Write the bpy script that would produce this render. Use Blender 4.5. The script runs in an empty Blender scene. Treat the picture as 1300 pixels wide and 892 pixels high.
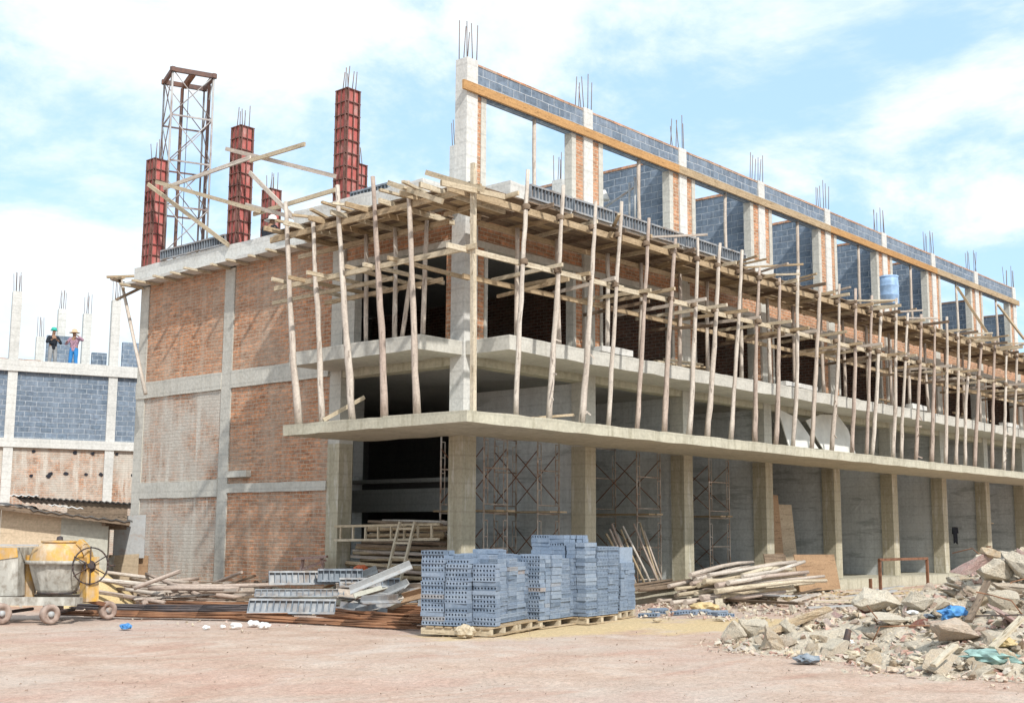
import bpy, bmesh, math, random
from mathutils import Vector, Matrix, noise
random.seed(7)
R = random.Random(11)
sc = bpy.context.scene
COL = sc.collection
V = Vector
# ------------------------------------------------------------------ camera
CAM = V((-17.9932, -17.2501, 1.6)); YAW, PIT, ROLL, FPX = 0.7248, 0.1455, 0.0060, 1562.94
FWD = V((math.cos(PIT)*math.cos(YAW), math.cos(PIT)*math.sin(YAW), math.sin(PIT)))
_r = V((math.sin(YAW), -math.cos(YAW), 0)); _u = _r.cross(FWD)
RGT = _r*math.cos(ROLL) + _u*math.sin(ROLL); UPV = _u*math.cos(ROLL) - _r*math.sin(ROLL)
LAT = _r.copy(); DEP = V((math.cos(YAW), math.sin(YAW), 0))
cd = bpy.data.cameras.new('camera'); cam = bpy.data.objects.new('camera', cd); COL.objects.link(cam)
cd.sensor_width = 36; cd.sensor_fit = 'HORIZONTAL'; cd.lens = FPX/1300*36; cd.clip_start = .1; cd.clip_end = 3000
m3 = Matrix((RGT, UPV, -FWD)).transposed()
cam.matrix_world = Matrix.Translation(CAM) @ m3.to_4x4()
sc.camera = cam
def on(px, py, ax, val):
    """where the sight line through a photo pixel meets a wall, floor or facade plane of the site"""
    d = FWD + RGT*((px-650)/FPX) - UPV*((py-446)/FPX)
    return CAM + d*((val-CAM[ax])/d[ax])
def onp(px, py, p0, n):
    d = FWD + RGT*((px-650)/FPX) - UPV*((py-446)/FPX)
    return CAM + d*((p0-CAM).dot(n)/d.dot(n))

# ------------------------------------------------------------------ materials
class NT:
    def __init__(s, name):
        s.m = bpy.data.materials.new(name); s.m.use_nodes = True
        s.t = s.m.node_tree; s.n = s.t.nodes; s.l = s.t.links
        s.b = s.n['Principled BSDF']; s.b.inputs['Specular IOR Level'].default_value = .25
    def add(s, t, **k):
        n = s.n.new(t)
        for a, v in k.items():
            if a in ('ins',):
                for i, val in v.items():
                    if hasattr(val, 'is_output'): s.l.new(val, n.inputs[i])
                    else: n.inputs[i].default_value = val
            else: setattr(n, a, v)
        return n
    def uv(s, scale=(1,1,1)):
        a = s.add('ShaderNodeUVMap'); return s.add('ShaderNodeMapping', ins={'Vector': a.outputs[0], 'Scale': scale}).outputs[0]
    def ob(s, scale=(1,1,1), shift=True):
        a = s.add('ShaderNodeTexCoord').outputs['Object']
        if shift:
            rnd = s.add('ShaderNodeObjectInfo').outputs['Random']
            sh = s.add('ShaderNodeMath', operation='MULTIPLY', ins={0: rnd, 1: 37.0}).outputs[0]
            a = s.add('ShaderNodeVectorMath', operation='ADD', ins={0: a, 1: sh}).outputs[0]
        return s.add('ShaderNodeMapping', ins={'Vector': a, 'Scale': scale}).outputs[0]
    def noise(s, vec, scale, detail=5, rough=.6, dist=0):
        return s.add('ShaderNodeTexNoise', ins={'Vector': vec, 'Scale': scale, 'Detail': detail, 'Roughness': rough, 'Distortion': dist}).outputs[0]
    def ramp(s, fac, stops):
        r = s.add('ShaderNodeValToRGB', ins={0: fac}); e = r.color_ramp.elements
        while len(e) < len(stops): e.new(.5)
        for i, (p, c) in enumerate(stops):
            e[i].position = p; e[i].color = (c if hasattr(c, '__len__') else (c,c,c)) + (1,) if hasattr(c,'__len__') else (c,c,c,1)
        return r.outputs[0]
    def mix(s, f, a, b, mode='MIX'):
        n = s.add('ShaderNodeMix', data_type='RGBA', blend_type=mode)
        for i, v in ((0,f),(6,a),(7,b)):
            if hasattr(v, 'is_output'): s.l.new(v, n.inputs[i])
            elif hasattr(v, '__len__'): n.inputs[i].default_value = tuple(v)+(1,) if len(v)==3 else v
            else: n.inputs[i].default_value = v
        return n.outputs[2]
    def math(s, op, a, b=0.0, c=None):
        d = {0:a, 1:b}
        if c is not None: d[2] = c
        return s.add('ShaderNodeMath', operation=op, ins=d).outputs[0]
    def fin(s, col, rough=.9, bump=None, dist=.01, strength=.6, metal=0):
        if hasattr(col, 'is_output'): s.l.new(col, s.b.inputs['Base Color'])
        else: s.b.inputs['Base Color'].default_value = tuple(col)+(1,)
        s.b.inputs['Roughness'].default_value = rough; s.b.inputs['Metallic'].default_value = metal
        if bump is not None:
            b = s.add('ShaderNodeBump', ins={'Height': bump, 'Distance': dist, 'Strength': strength}); s.l.new(b.outputs[0], s.b.inputs['Normal'])
        return s.m
def sc3(c, k): return tuple(x*k for x in c)
def concrete(name, c, stain=(.20,.18,.13), amt=.5, streak=.5, white=0.0):
    t = NT(name); o = t.ob(shift=False)
    n1 = t.noise(o, .9, 6, .65); n2 = t.noise(o, 14, 4, .6); n3 = t.noise(t.ob((7,7,.45), False), 1.0, 5, .6)
    col = t.ramp(n1, [(.3, sc3(c,.78)), (.5, c), (.72, sc3(c,1.18))])
    col = t.mix(t.math('MULTIPLY', t.ramp(n3, [(.50,0.0),(.68,1.0)]), streak), col, stain)
    col = t.mix(t.math('MULTIPLY', t.ramp(n1, [(.55,0.0),(.75,1.0)]), amt*.6), col, stain)
    if white: col = t.mix(t.math('MULTIPLY', t.ramp(t.noise(t.ob((5,5,.8),False), 1.3, 5), [(.55,0.0),(.63,1.0)]), white), col, (.68,.66,.6))
    # board marks: shutter lines left by the formwork
    w = t.add('ShaderNodeTexWave', bands_direction='Z', ins={'Vector': o, 'Scale': 1.1, 'Distortion': .4, 'Detail': 1.0}).outputs[1]
    col = t.mix(t.math('MULTIPLY', t.ramp(w, [(.0,1.0),(.09,0.0)]), .35), col, sc3(c,.5))
    pit = t.noise(o, 38, 3, .6); col = t.mix(t.ramp(pit, [(.66,0.0),(.72,.55)]), col, sc3(c,.42))
    col = t.mix(.35, col, t.ramp(n2, [(.35, sc3(c,.7)), (.65, sc3(c,1.2))]))
    return t.fin(col, .92, n2, .012, .7)
M = {}
M['conc'] = concrete('concrete_pale', (.51,.49,.435), (.30,.275,.22), .5, .4)
M['conc_white'] = concrete('concrete_light', (.59,.58,.545), (.37,.355,.31), .4, .35)
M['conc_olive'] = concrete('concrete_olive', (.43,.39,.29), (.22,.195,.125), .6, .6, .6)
M['conc_slab'] = concrete('concrete_slab', (.47,.44,.345), (.20,.175,.11), .65, .6)
M['conc_grey'] = concrete('concrete_grey', (.42,.43,.41), (.28,.28,.26), .4, .35)
M['plaster'] = concrete('plaster_grey', (.58,.60,.59), (.28,.295,.29), .5, .4)
_t=[n for n in M['plaster'].node_tree.nodes if n.type=='BSDF_PRINCIPLED'][0]
def patch(mat):
    t=NT.__new__(NT); t.m=mat; t.t=mat.node_tree; t.n=t.t.nodes; t.l=t.t.links; b=[n for n in t.n if n.type=='BSDF_PRINCIPLED'][0]; src=b.inputs['Base Color'].links[0].from_socket; o=t.ob((1,.45,2.6),False)
    c=t.mix(t.math('MULTIPLY',t.ramp(t.noise(o,1.1,6,.7,.3),[(.55,0.0),(.62,1.0)]),.55),src,(.24,.255,.25)); c=t.mix(t.math('MULTIPLY',t.ramp(t.noise(t.ob((.6,.6,.6),False),1.3,5,.6),[(.52,0.0),(.7,1.0)]),.5),c,(.60,.60,.57)); t.l.new(c,b.inputs['Base Color'])
patch(M['plaster'])
M['inside_shade'] = concrete('painted_inside_shade', (.13,.13,.125), (.07,.07,.065), .5, .4)  # dimness of the interior put into the colour of inner walls and slab
def brickmat(name, c1, c2, mortar, bw, bh, ms, stain=.3, stainc=(.46,.42,.36), streak=.3, bump=.012, jit=.4):
    t = NT(name); u = t.uv()
    wob = t.noise(u, 1.3, 2); wobv = t.add('ShaderNodeVectorMath', operation='MULTIPLY_ADD', ins={0: t.add('ShaderNodeTexNoise', ins={'Vector':u,'Scale':1.1}).outputs[1], 1:(.07,.075,0), 2:u}).outputs[0]
    b = t.add('ShaderNodeTexBrick', ins={'Vector': wobv, 'Color1': c1+(1,), 'Color2': c2+(1,), 'Mortar': mortar+(1,), 'Scale': 1.0, 'Mortar Size': ms, 'Mortar Smooth': .45, 'Bias': 0.0, 'Brick Width': bw, 'Row Height': bh})
    n1 = t.noise(u, .55, 6, .7); n2 = t.noise(u, 9, 5, .65); n3 = t.noise(t.uv((3.2,.35,1)), 1.2, 6, .65)
    cell = t.add('ShaderNodeTexVoronoi', ins={'Vector': t.uv((1/bw*.9, 1/bh*.95, 1)), 'Scale': 1.0}).outputs['Color']
    cv = t.add('ShaderNodeSeparateXYZ', ins={0: cell}).outputs[0]
    bc = t.mix(t.math('SUBTRACT', 1.0, b.outputs[1]), b.outputs[0], t.mix(1.0, b.outputs[0], t.ramp(cv, [(.0,.66 if bw<.3 else .84),(.6,1.0),(1.0,1.22 if bw<.3 else 1.08)]), 'MULTIPLY'))
    col = t.mix(.6, bc, t.mix(1.0, bc, t.ramp(n2, [(.3,.5),(.7,1.5)]), 'MULTIPLY'))
    lo_ = .39 if stain > .9 else .42
    col = t.mix(t.math('MULTIPLY', t.ramp(n1, [(lo_,0.0),(lo_+.2,1.0)]), stain), col, stainc)
    col = t.mix(t.math('MULTIPLY', t.ramp(n3, [(.50,0.0),(.64,1.0)]), streak), col, sc3(stainc,1.15))
    col = t.mix(t.math('MULTIPLY', t.ramp(t.noise(u, .8, 4, .7, .5), [(.55,0.0),(.75,1.0)]), jit*.5), col, sc3(c1,.42))
    h = t.math('ADD', t.math('MULTIPLY', b.outputs[1], -1.0), t.math('MULTIPLY', n2, .5))
    return t.fin(col, .92, h, bump, .8)
M['brick'] = brickmat('orange_brick', (.515,.24,.125), (.39,.19,.11), (.47,.37,.275), .23, .085, .013, .45, (.46,.39,.31), .35, .025, jit=.55)
M['brick_stain'] = brickmat('plaster_smeared_brick', (.47,.25,.155), (.38,.215,.14), (.48,.42,.34), .23, .085, .013, .95, (.50,.46,.40), .9, .022)
M['brick_band'] = brickmat('brown_brick', (.54,.26,.14), (.44,.215,.12), (.52,.41,.30), .23, .088, .012, .25, (.36,.28,.2), .15)
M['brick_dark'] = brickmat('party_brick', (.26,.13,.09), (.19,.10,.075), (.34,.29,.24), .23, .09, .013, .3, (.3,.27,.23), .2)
M['block'] = brickmat('grey_blue_block', (.125,.165,.215), (.17,.21,.265), (.37,.40,.43), .40, .195, .014, .28, (.27,.315,.37), .35, .012, .7)
M['coping'] = brickmat('coping_brick', (.46,.22,.12), (.38,.18,.10), (.45,.36,.28), .2, .5, .012, .3)
def wood(name, ca, cb, dark, gs=1.0, rough=.85):
    t = NT(name); u = t.uv((1.4*gs, 22*gs, 1)); o = t.ob()
    rnd = t.add('ShaderNodeObjectInfo').outputs['Random']
    g = t.noise(u, 1.0, 6, .65, .4); n = t.noise(o, 1.7, 4, .6); f = t.noise(o, 20, 3)
    base = t.mix(rnd, ca, cb)
    col = t.mix(t.ramp(g, [(.4,0.0),(.68,.7)]), base, dark); k = t.noise(t.uv((3.5*gs+1,26,1)), 1.0, 3, .5, 1.2); col = t.mix(t.ramp(k, [(.60,0.0),(.66,.8)]), col, sc3(dark,.7))
    col = t.mix(t.math('MULTIPLY', t.ramp(n, [(.48,0.0),(.7,1.0)]), .45), col, dark)
    col = t.mix(.3, col, t.mix(1.0, col, t.ramp(f, [(.3,.5),(.7,1.5)]), 'MULTIPLY'))
    return t.fin(col, rough, g, .006, .6)
M['pole'] = wood('weathered_pole', (.62,.56,.485), (.50,.42,.35), (.33,.27,.22), .5)
M['pole_pink'] = wood('reddish_bark_pole', (.49,.40,.335), (.44,.35,.29), (.28,.215,.175), .5)
M['timber'] = wood('sawn_timber', (.52,.42,.29), (.40,.295,.18), (.25,.175,.10))
M['timber_new'] = wood('orange_timber', (.50,.29,.125), (.45,.26,.11), (.33,.18,.075))
M['timber_pale'] = wood('pale_timber', (.60,.53,.41), (.52,.43,.30), (.33,.26,.17))
M['timber_old'] = wood('old_brown_timber', (.27,.20,.14), (.18,.125,.085), (.09,.065,.045))
M['ply'] = wood('plywood', (.40,.26,.15), (.36,.235,.14), (.27,.17,.1), .25)
M['ply_pale'] = wood('pale_plywood', (.52,.42,.29), (.46,.37,.26), (.36,.28,.19), .2)
def metal(name, c, rust, amt, rough=.6, scale=5, smear=None):
    t = NT(name); o = t.ob(); n = t.noise(o, scale, 6, .65); n2 = t.noise(o, scale*4, 4)
    if name == 'cement_caked_steel': n2 = t.math('ADD', t.math('MULTIPLY', n, 5.0), n2)
    col = t.mix(t.ramp(n, [(.62-amt*.35,0.0),(.78-amt*.3,1.0)]), c, rust)
    if smear: col = t.mix(t.math('MULTIPLY', t.ramp(t.noise(t.ob((3,3,.8)), 2.2, 5), [(.5,0.0),(.66,1.0)]), .65), col, smear)
    col = t.mix(.3, col, t.mix(1.0, col, t.ramp(n2, [(.3,.6),(.7,1.4)]), 'MULTIPLY'))
    return t.fin(col, rough, n2, .003, .5)
M['red'] = metal('red_form_paint', (.48,.125,.11), (.32,.11,.09), .5, .6, 4, (.50,.33,.29))
M['rib'] = metal('form_rib_steel', (.20,.10,.085), (.11,.06,.045), .6, .7)
M['rust'] = metal('rusty_steel', (.22,.105,.06), (.12,.055,.03), .5, .8, 8)
M['rebar'] = metal('rebar_steel', (.17,.14,.13), (.24,.12,.07), .35, .7, 9)
M['rebar_rust'] = metal('rust_brown_rebar', (.30,.15,.08), (.17,.085,.05), .5, .8, 2.5)
M['rebar_dark'] = metal('dark_rebar', (.10,.085,.085), (.16,.10,.07), .3, .7, 2.5)
M['galv'] = metal('galvanised_steel', (.40,.405,.40), (.30,.22,.17), .25, .45)
M['mast'] = metal('mast_steel', (.42,.40,.38), (.17,.10,.08), .5, .6, 1.5)
M['mast_dark'] = metal('mast_dark_steel', (.13,.085,.075), (.18,.09,.06), .5, .7, 2)
M['frame'] = metal('scaffold_tube', (.50,.44,.38), (.30,.19,.13), .45, .6, 6)
M['form'] = metal('grey_form_steel', (.29,.305,.32), (.20,.165,.14), .5, .6, 3, (.44,.42,.39))
M['form_rib'] = metal('blue_grey_form_steel', (.19,.22,.25), (.12,.13,.15), .4, .5, 4, (.36,.38,.4))
M['yellow'] = metal('yellow_paint', (.60,.34,.06), (.42,.29,.17), .65, .7, 4, (.54,.46,.35))
M['mixgrey'] = metal('cement_caked_steel', (.36,.345,.305), (.23,.205,.17), .5, .85, 6, (.55,.53,.47))
M['dark'] = metal('dark_steel', (.06,.05,.05), (.1,.06,.045), .4, .6)
M['wheel'] = metal('dusty_wheel', (.40,.31,.26), (.22,.15,.12), .5, .9, 6)
def plain(name, c, rough=.7, var=.25, scale=6):
    t = NT(name); o = t.ob(); n = t.noise(o, scale, 4)
    return t.fin(t.ramp(n, [(.3, sc3(c,1-var)), (.7, sc3(c,1+var))]), rough, n, .004, .4)
M['roofsheet'] = plain('roof_sheet', (.10,.095,.09), .6, .4, 2)
M['roofpale'] = plain('pale_roof_sheet', (.60,.60,.58), .5, .15, 2)
M['wallsheet'] = concrete('cement_sheet', (.44,.425,.36), (.33,.31,.25), .4, .3)
M['shedply'] = wood('shed_board', (.56,.45,.32), (.55,.44,.31), (.46,.36,.25), .12)
M['barrel'] = plain('blue_plastic', (.27,.40,.58), .5, .3, 4)
M['white'] = plain('white_board', (.68,.67,.63), .7, .12, 3)
M['bag_blue'] = plain('blue_plastic_bag', (.08,.25,.52), .5, .35, 9)
M['bag_white'] = plain('white_plastic', (.75,.75,.73), .6, .12, 9)
M['bag_green'] = plain('green_netting', (.26,.38,.34), .7, .35, 9)
M['cloth_dark'] = plain('dark_cloth', (.025,.027,.035), .9, .3)
M['skin'] = plain('skin', (.30,.17,.11), .6, .1)
M['jeans'] = plain('bright_blue_trousers', (.04,.20,.46), .85, .2)
M['grey_cloth'] = plain('grey_trousers', (.28,.28,.28), .9, .2)
M['black_cloth'] = plain('black_jacket', (.02,.023,.03), .9, .3)
M['plaid'] = plain('plaid_shirt', (.34,.20,.25), .9, .7, 22)
M['helmet_green'] = plain('green_hat', (.03,.36,.28), .4, .1)
M['helmet_white'] = plain('white_hat', (.75,.74,.70), .4, .08)
M['tan_hat'] = plain('straw_hat', (.55,.40,.25), .8, .2)
M['orange'] = plain('orange_plastic', (.62,.16,.07), .6, .2)
def blockmat():
    t = NT('loose_block'); o = t.ob(); rnd = t.add('ShaderNodeObjectInfo').outputs['Random']
    n = t.noise(o, 26, 4, .7); n1 = t.noise(o, 5, 3)
    c = t.ramp(rnd, [(0,(.12,.155,.205)),(.2,(.175,.225,.295)),(.6,(.21,.26,.335)),(.93,(.25,.30,.365)),(.97,(.29,.28,.28)),(1,(.34,.26,.22))])
    c = t.mix(t.ramp(n1, [(.5,0.0),(.75,.55)]), c, (.33,.38,.44))
    c = t.mix(.35, c, t.mix(1.0, c, t.ramp(n, [(.3,.5),(.7,1.45)]), 'MULTIPLY'))
    return t.fin(c, .93, n, .006, .8)
M['loose'] = blockmat()
def rockmat(name, stops):
    t = NT(name); o = t.ob(); rnd = t.add('ShaderNodeObjectInfo').outputs['Random']
    n = t.noise(o, 5, 6, .7); n2 = t.noise(o, 24, 4, .7)
    c = t.ramp(rnd, stops)
    c = t.mix(t.ramp(n, [(.46,0.0),(.7,.6)]), c, (.55,.50,.42)); c = t.mix(t.ramp(t.noise(o, 2.2, 5, .7), [(.56,0.0),(.76,.4)]), c, (.40,.32,.23))
    c = t.mix(.5, c, t.mix(1.0, c, t.ramp(n2, [(.3,.5),(.7,1.45)]), 'MULTIPLY'))
    return t.fin(c, .95, t.math('ADD', n2, n), .045, .95)
M['rock'] = rockmat('broken_concrete', [(0,(.70,.535,.35)),(.25,(.64,.53,.40)),(.5,(.72,.57,.39)),(.75,(.58,.475,.365)),(1,(.70,.51,.40))])
M['rock_white'] = rockmat('pale_concrete_chunk', [(0,(.72,.635,.50)),(1,(.66,.575,.45))])
M['rock_pink'] = rockmat('pink_render_chunk', [(0,(.50,.31,.28)),(1,(.55,.38,.33))])
M['rock_red'] = rockmat('broken_brick', [(0,(.33,.10,.08)),(1,(.40,.17,.12))])
def groundmat():
    t = NT('laterite_dirt'); o = t.ob(shift=False)
    big = t.noise(o, .16, 5, .6); mid = t.noise(o, 1.1, 6, .65); fine = t.noise(o, 17, 5, .7); gr = t.noise(o, 60, 3, .7)
    streak = t.noise(t.ob((.35,1.3,1), False), .9, 5, .6, .6)
    c = t.ramp(mid, [(.3,(.43,.30,.225)),(.5,(.525,.385,.30)),(.7,(.585,.475,.39))])
    c = t.mix(t.ramp(big, [(.45,0.0),(.62,.75)]), c, (.54,.455,.39))
    c = t.mix(t.ramp(streak, [(.52,0.0),(.68,.65)]), c, (.46,.28,.21))
    c = t.mix(t.math('MULTIPLY', t.ramp(t.noise(o, .55, 4, .55, .8), [(.60,0.0),(.70,1.0)]), .55), c, (.60,.52,.45))
    c = t.mix(t.math('MULTIPLY', t.ramp(t.noise(t.ob((.7,1.1,1), False), .4, 4, .6), [(.52,0.0),(.66,1.0)]), .5), c, (.50,.30,.23))
    # pale yellow sand spilled where the blocks were unloaded and along the building
    sx = t.add('ShaderNodeSeparateXYZ', ins={0: o})
    def spot(cx, cy, rx, ry):
        a = t.math('POWER', t.math('DIVIDE', t.math('SUBTRACT', sx.outputs[0], cx), rx), 2.0)
        b = t.math('POWER', t.math('DIVIDE', t.math('SUBTRACT', sx.outputs[1], cy), ry), 2.0)
        s = t.math('ADD', t.math('ADD', a, b), t.math('MULTIPLY', t.math('SUBTRACT', mid, .5), 2.2))
        return t.ramp(s, [(.45,1.0),(.95,0.0)])
    f = t.math('MAXIMUM', spot(-1.2,-3.6,3.6,1.5), t.math('MAXIMUM', spot(1.2,-5.4,2.6,1.3), spot(14,-1.6,9,1.2)))
    c = t.mix(t.math('MULTIPLY', f, .85), c, (.62,.47,.255))
    c = t.mix(.55, c, t.mix(1.0, c, t.ramp(fine, [(.3,.55),(.7,1.35)]), 'MULTIPLY'))
    c = t.mix(.35, c, t.mix(1.0, c, t.ramp(gr, [(.35,.45),(.6,1.25)]), 'MULTIPLY'))
    h = t.math('ADD', t.math('MULTIPLY', fine, .6), t.math('ADD', t.math('MULTIPLY', gr, .25), mid))
    return t.fin(c, .97, h, .05, .8)
M['ground'] = groundmat()
M['sand'] = plain('yellow_sand', (.56,.43,.23), .97, .18, 30)
def rubmix():
    t = NT('mixed_rubble'); o = t.ob(shift=False); cell = t.add('ShaderNodeTexVoronoi', ins={'Vector': o, 'Scale': 6.0}).outputs['Color']; cv = t.add('ShaderNodeSeparateXYZ', ins={0: cell}).outputs[0]
    n2 = t.noise(o, 30, 4, .7)
    c = t.ramp(cv, [(0,(.58,.48,.34)),(.25,(.48,.44,.38)),(.5,(.60,.51,.38)),(.7,(.52,.40,.33)),(.86,(.50,.30,.24)),(1,(.42,.39,.35))])
    c = t.mix(.5, c, t.mix(1.0, c, t.ramp(n2, [(.3,.55),(.7,1.4)]), 'MULTIPLY'))
    return t.fin(c, .95, n2, .02, .8)
M['rubmix'] = rubmix()
M['pebble'] = rockmat('yard_pebbles', [(0,(.36,.26,.20)),(.5,(.45,.34,.27)),(1,(.52,.42,.35))])
M['grit'] = rockmat('fine_rubble', [(0,(.55,.47,.36)),(1,(.52,.455,.36))])
M['coals'] = plain('interior_floor', (.26,.24,.21), .95, .3, 2)

# ------------------------------------------------------------------ mesh helper
class MB:
    def __init__(s): s.v = []; s.f = []; s.uv = []; s.sm = []
    def face(s, pts, uv=None, sm=False, idx=None):
        if idx is None:
            i = len(s.v); s.v += [V(p) for p in pts]; idx = list(range(i, i+len(pts)))
        s.f.append(idx); s.sm.append(sm)
        if uv is None:
            P = [s.v[j] for j in idx]; n = V((0,0,0))
            for a in range(len(P)): n += (P[a]-P[0]).cross(P[(a+1)%len(P)]-P[0])
            ax = max(range(3), key=lambda k: abs(n[k]))
            uv = [((p.y,p.z),(p.x,p.z),(p.x,p.y))[ax] for p in P]
        s.uv.append(uv)
    def hexa(s, c, uvl=None):
        """c: 8 corners, bottom 0-3 counter clockwise, top 4-7"""
        for q in ((3,2,1,0),(4,5,6,7),(0,1,5,4),(1,2,6,5),(2,3,7,6),(3,0,4,7)):
            s.face([c[j] for j in q], None if uvl is None else [uvl[j] for j in q])
    def box(s, x0, x1, y0, y1, z0, z1):
        s.hexa([V(p) for p in ((x0,y0,z0),(x1,y0,z0),(x1,y1,z0),(x0,y1,z0),(x0,y0,z1),(x1,y0,z1),(x1,y1,z1),(x0,y1,z1))]); return s
    def bar(s, p0, p1, w, h, up=(0,0,1), segs=1, warp=0, taper=1):
        p0 = V(p0); p1 = V(p1); d = (p1-p0); L = d.length; d.normalize(); up = V(up)
        if abs(d.dot(up)) > .97: up = V((1,0,0)) if abs(d.x) < .9 else V((0,1,0))
        a = d.cross(up).normalized(); b = a.cross(d).normalized(); u0 = R.random()*9; v0 = R.random()*9
        rings = []
        for k in range(segs+1):
            f = k/segs; c = p0 + d*(L*f); wv = (a*R.uniform(-1,1)+b*R.uniform(-1,1))*warp if 0 < k < segs else V((0,0,0))
            t = 1+(taper-1)*f
            rings.append([c+wv-a*w/2*t-b*h/2*t, c+wv+a*w/2*t-b*h/2*t, c+wv+a*w/2*t+b*h/2*t, c+wv-a*w/2*t+b*h/2*t])
        vv = [0, w, w+h, 2*w+h, 2*w+2*h]
        for k in range(segs):
            ua, ub = u0+L*k/segs, u0+L*(k+1)/segs
            for j in range(4):
                j2 = (j+1)%4
                s.face([rings[k][j], rings[k][j2], rings[k+1][j2], rings[k+1][j]], [(ua,v0+vv[j]),(ua,v0+vv[j+1]),(ub,v0+vv[j+1]),(ub,v0+vv[j])])
        s.face(rings[0][::-1], [(u0,v0)]*4); s.face(rings[-1], [(u0,v0)]*4); return s
    def stick(s, p0, p1, r0, r1=None, n=7, segs=6, wob=0.0, cap=True):
        p0 = V(p0); p1 = V(p1); r1 = r0 if r1 is None else r1; d = p1-p0; L = d.length; d.normalize()
        up = V((0,0,1)) if abs(d.z) < .9 else V((1,0,0)); a = d.cross(up).normalized(); b = a.cross(d)
        i0 = len(s.v); ph = R.random()*6; A = wob*R.uniform(.5,1.2); u0 = R.random()*9; an = R.random()*6
        for k in range(segs+1):
            f = k/segs; off = (a*math.cos(an)+b*math.sin(an))*A*math.sin(math.pi*f)*(1+.5*math.sin(ph+5*f)) if wob else V((0,0,0))
            if wob and 0 < k < segs: off += (a*R.uniform(-1,1)+b*R.uniform(-1,1))*wob*.22
            c = p0+d*(L*f)+off; r = (r0+(r1-r0)*f)*(1+(R.uniform(-.1,.1) if wob else 0))
            for j in range(n):
                t = 2*math.pi*j/n; s.v.append(c+a*(math.cos(t)*r)+b*(math.sin(t)*r))
        for k in range(segs):
            for j in range(n):
                j2 = (j+1)%n; q = [i0+k*n+j, i0+k*n+j2, i0+(k+1)*n+j2, i0+(k+1)*n+j]
                ua, ub = u0+L*k/segs, u0+L*(k+1)/segs; va, vb = j*.04, (j+1)*.04
                s.face(None, [(ua,va),(ua,vb),(ub,vb),(ub,va)], True, q)
        if cap:
            s.face(None, [(0,0)]*n, False, [i0+j for j in range(n)][::-1]); s.face(None, [(0,0)]*n, False, [i0+segs*n+j for j in range(n)])
        return s
    def tube(s, pts, r, n=6):
        for a, b in zip(pts[:-1], pts[1:]): s.stick(a, b, r, r, n, 1)
        return s
    def prism(s, pts, t):
        """flat outline pts extruded by vector t"""
        t = V(t); P = [V(p) for p in pts]; Q = [p+t for p in P]; n = len(P)
        s.face(P[::-1]); s.face(Q)
        for j in range(n): s.face([P[j], P[(j+1)%n], Q[(j+1)%n], Q[j]])
        return s
    def lathe(s, c, prof, n=24, ax=(0,0,1), sm=True, jit=0):
        c = V(c); ax = V(ax).normalized(); up = V((0,0,1)) if abs(ax.z) < .9 else V((1,0,0)); a = ax.cross(up).normalized(); b = ax.cross(a)
        i0 = len(s.v)
        for (r, z) in prof:
            for j in range(n):
                t = 2*math.pi*j/n; rr = r*(1+R.uniform(-jit,jit)); s.v.append(c+ax*z+a*(math.cos(t)*rr)+b*(math.sin(t)*rr))
        for k in range(len(prof)-1):
            for j in range(n):
                j2 = (j+1)%n; q = [i0+k*n+j, i0+k*n+j2, i0+(k+1)*n+j2, i0+(k+1)*n+j]
                s.face(None, [(j/n,prof[k][1]),((j+1)/n,prof[k][1]),((j+1)/n,prof[k+1][1]),(j/n,prof[k+1][1])], sm, q)
        return s
    def slab(s, x0, x1, y0, y1, z0, z1, seg=.5, j=.012):
        """cast slab or beam whose arrises wander a little"""
        lx, ly = x1-x0, y1-y0; alongx = lx >= ly; n = max(1, int((lx if alongx else ly)/seg)); rings = []
        for k in range(n+1):
            f = k/n; q = []
            for (a, zz) in ((0,z0),(1,z0),(1,z1),(0,z1)):
                if alongx: p = V((x0+lx*f, y0+ly*a, zz))
                else: p = V((x0+lx*a, y0+ly*f, zz))
                q.append(p+V((0 if alongx else R.uniform(-j,j), R.uniform(-j,j) if alongx else 0, R.uniform(-j,j)*.8)))
            rings.append(q)
        for k in range(n):
            for a in range(4):
                b = (a+1)%4; f = [rings[k][a], rings[k][b], rings[k+1][b], rings[k+1][a]]
                s.face(f if not alongx else f[::-1])
        s.face(rings[0][::-1] if not alongx else rings[0]); s.face(rings[-1] if not alongx else rings[-1][::-1]); return s
    def build(s, name, mat, parent=None, org=None):
        o0 = V(org) if org is not None else V((0,0,0))
        me = bpy.data.meshes.new(name); me.from_pydata([tuple(p-o0) for p in s.v], [], s.f)
        uvl = me.uv_layers.new(name='UVMap'); k = 0
        flat = [c for u in s.uv for q in u for c in q]
        uvl.data.foreach_set('uv', flat); me.polygons.foreach_set('use_smooth', s.sm)
        bm = bmesh.new(); bm.from_mesh(me); bmesh.ops.recalc_face_normals(bm, faces=bm.faces); bm.to_mesh(me); bm.free()
        me.materials.append(M[mat] if isinstance(mat, str) else mat); me.update()
        o = bpy.data.objects.new(name, me); COL.objects.link(o); o.location = o0
        if parent is not None: o.parent = parent; o.location = o0-PO[parent.name] if parent.name in PO else o0
        PO[o.name] = o0
        return o
PO = {}
def tag(o, label, cat, group=None, kind=None):
    if label: o['label'] = label
    if cat: o['category'] = cat
    if group: o['group'] = group
    if kind: o['kind'] = kind
    return o
def thing(name, label, cat, loc=(0,0,0), group=None):
    o = bpy.data.objects.new(name, None); COL.objects.link(o); o.location = V(loc); o.empty_display_size = .2
    PO[o.name] = V(loc); return tag(o, label, cat, group)
def one(name, mb, mat, label, cat, org=None, group=None, kind=None):
    if org is None: org = min(mb.v, key=lambda p: p.z)
    return tag(mb.build(name, mat, None, org), label, cat, group, kind)
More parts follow.
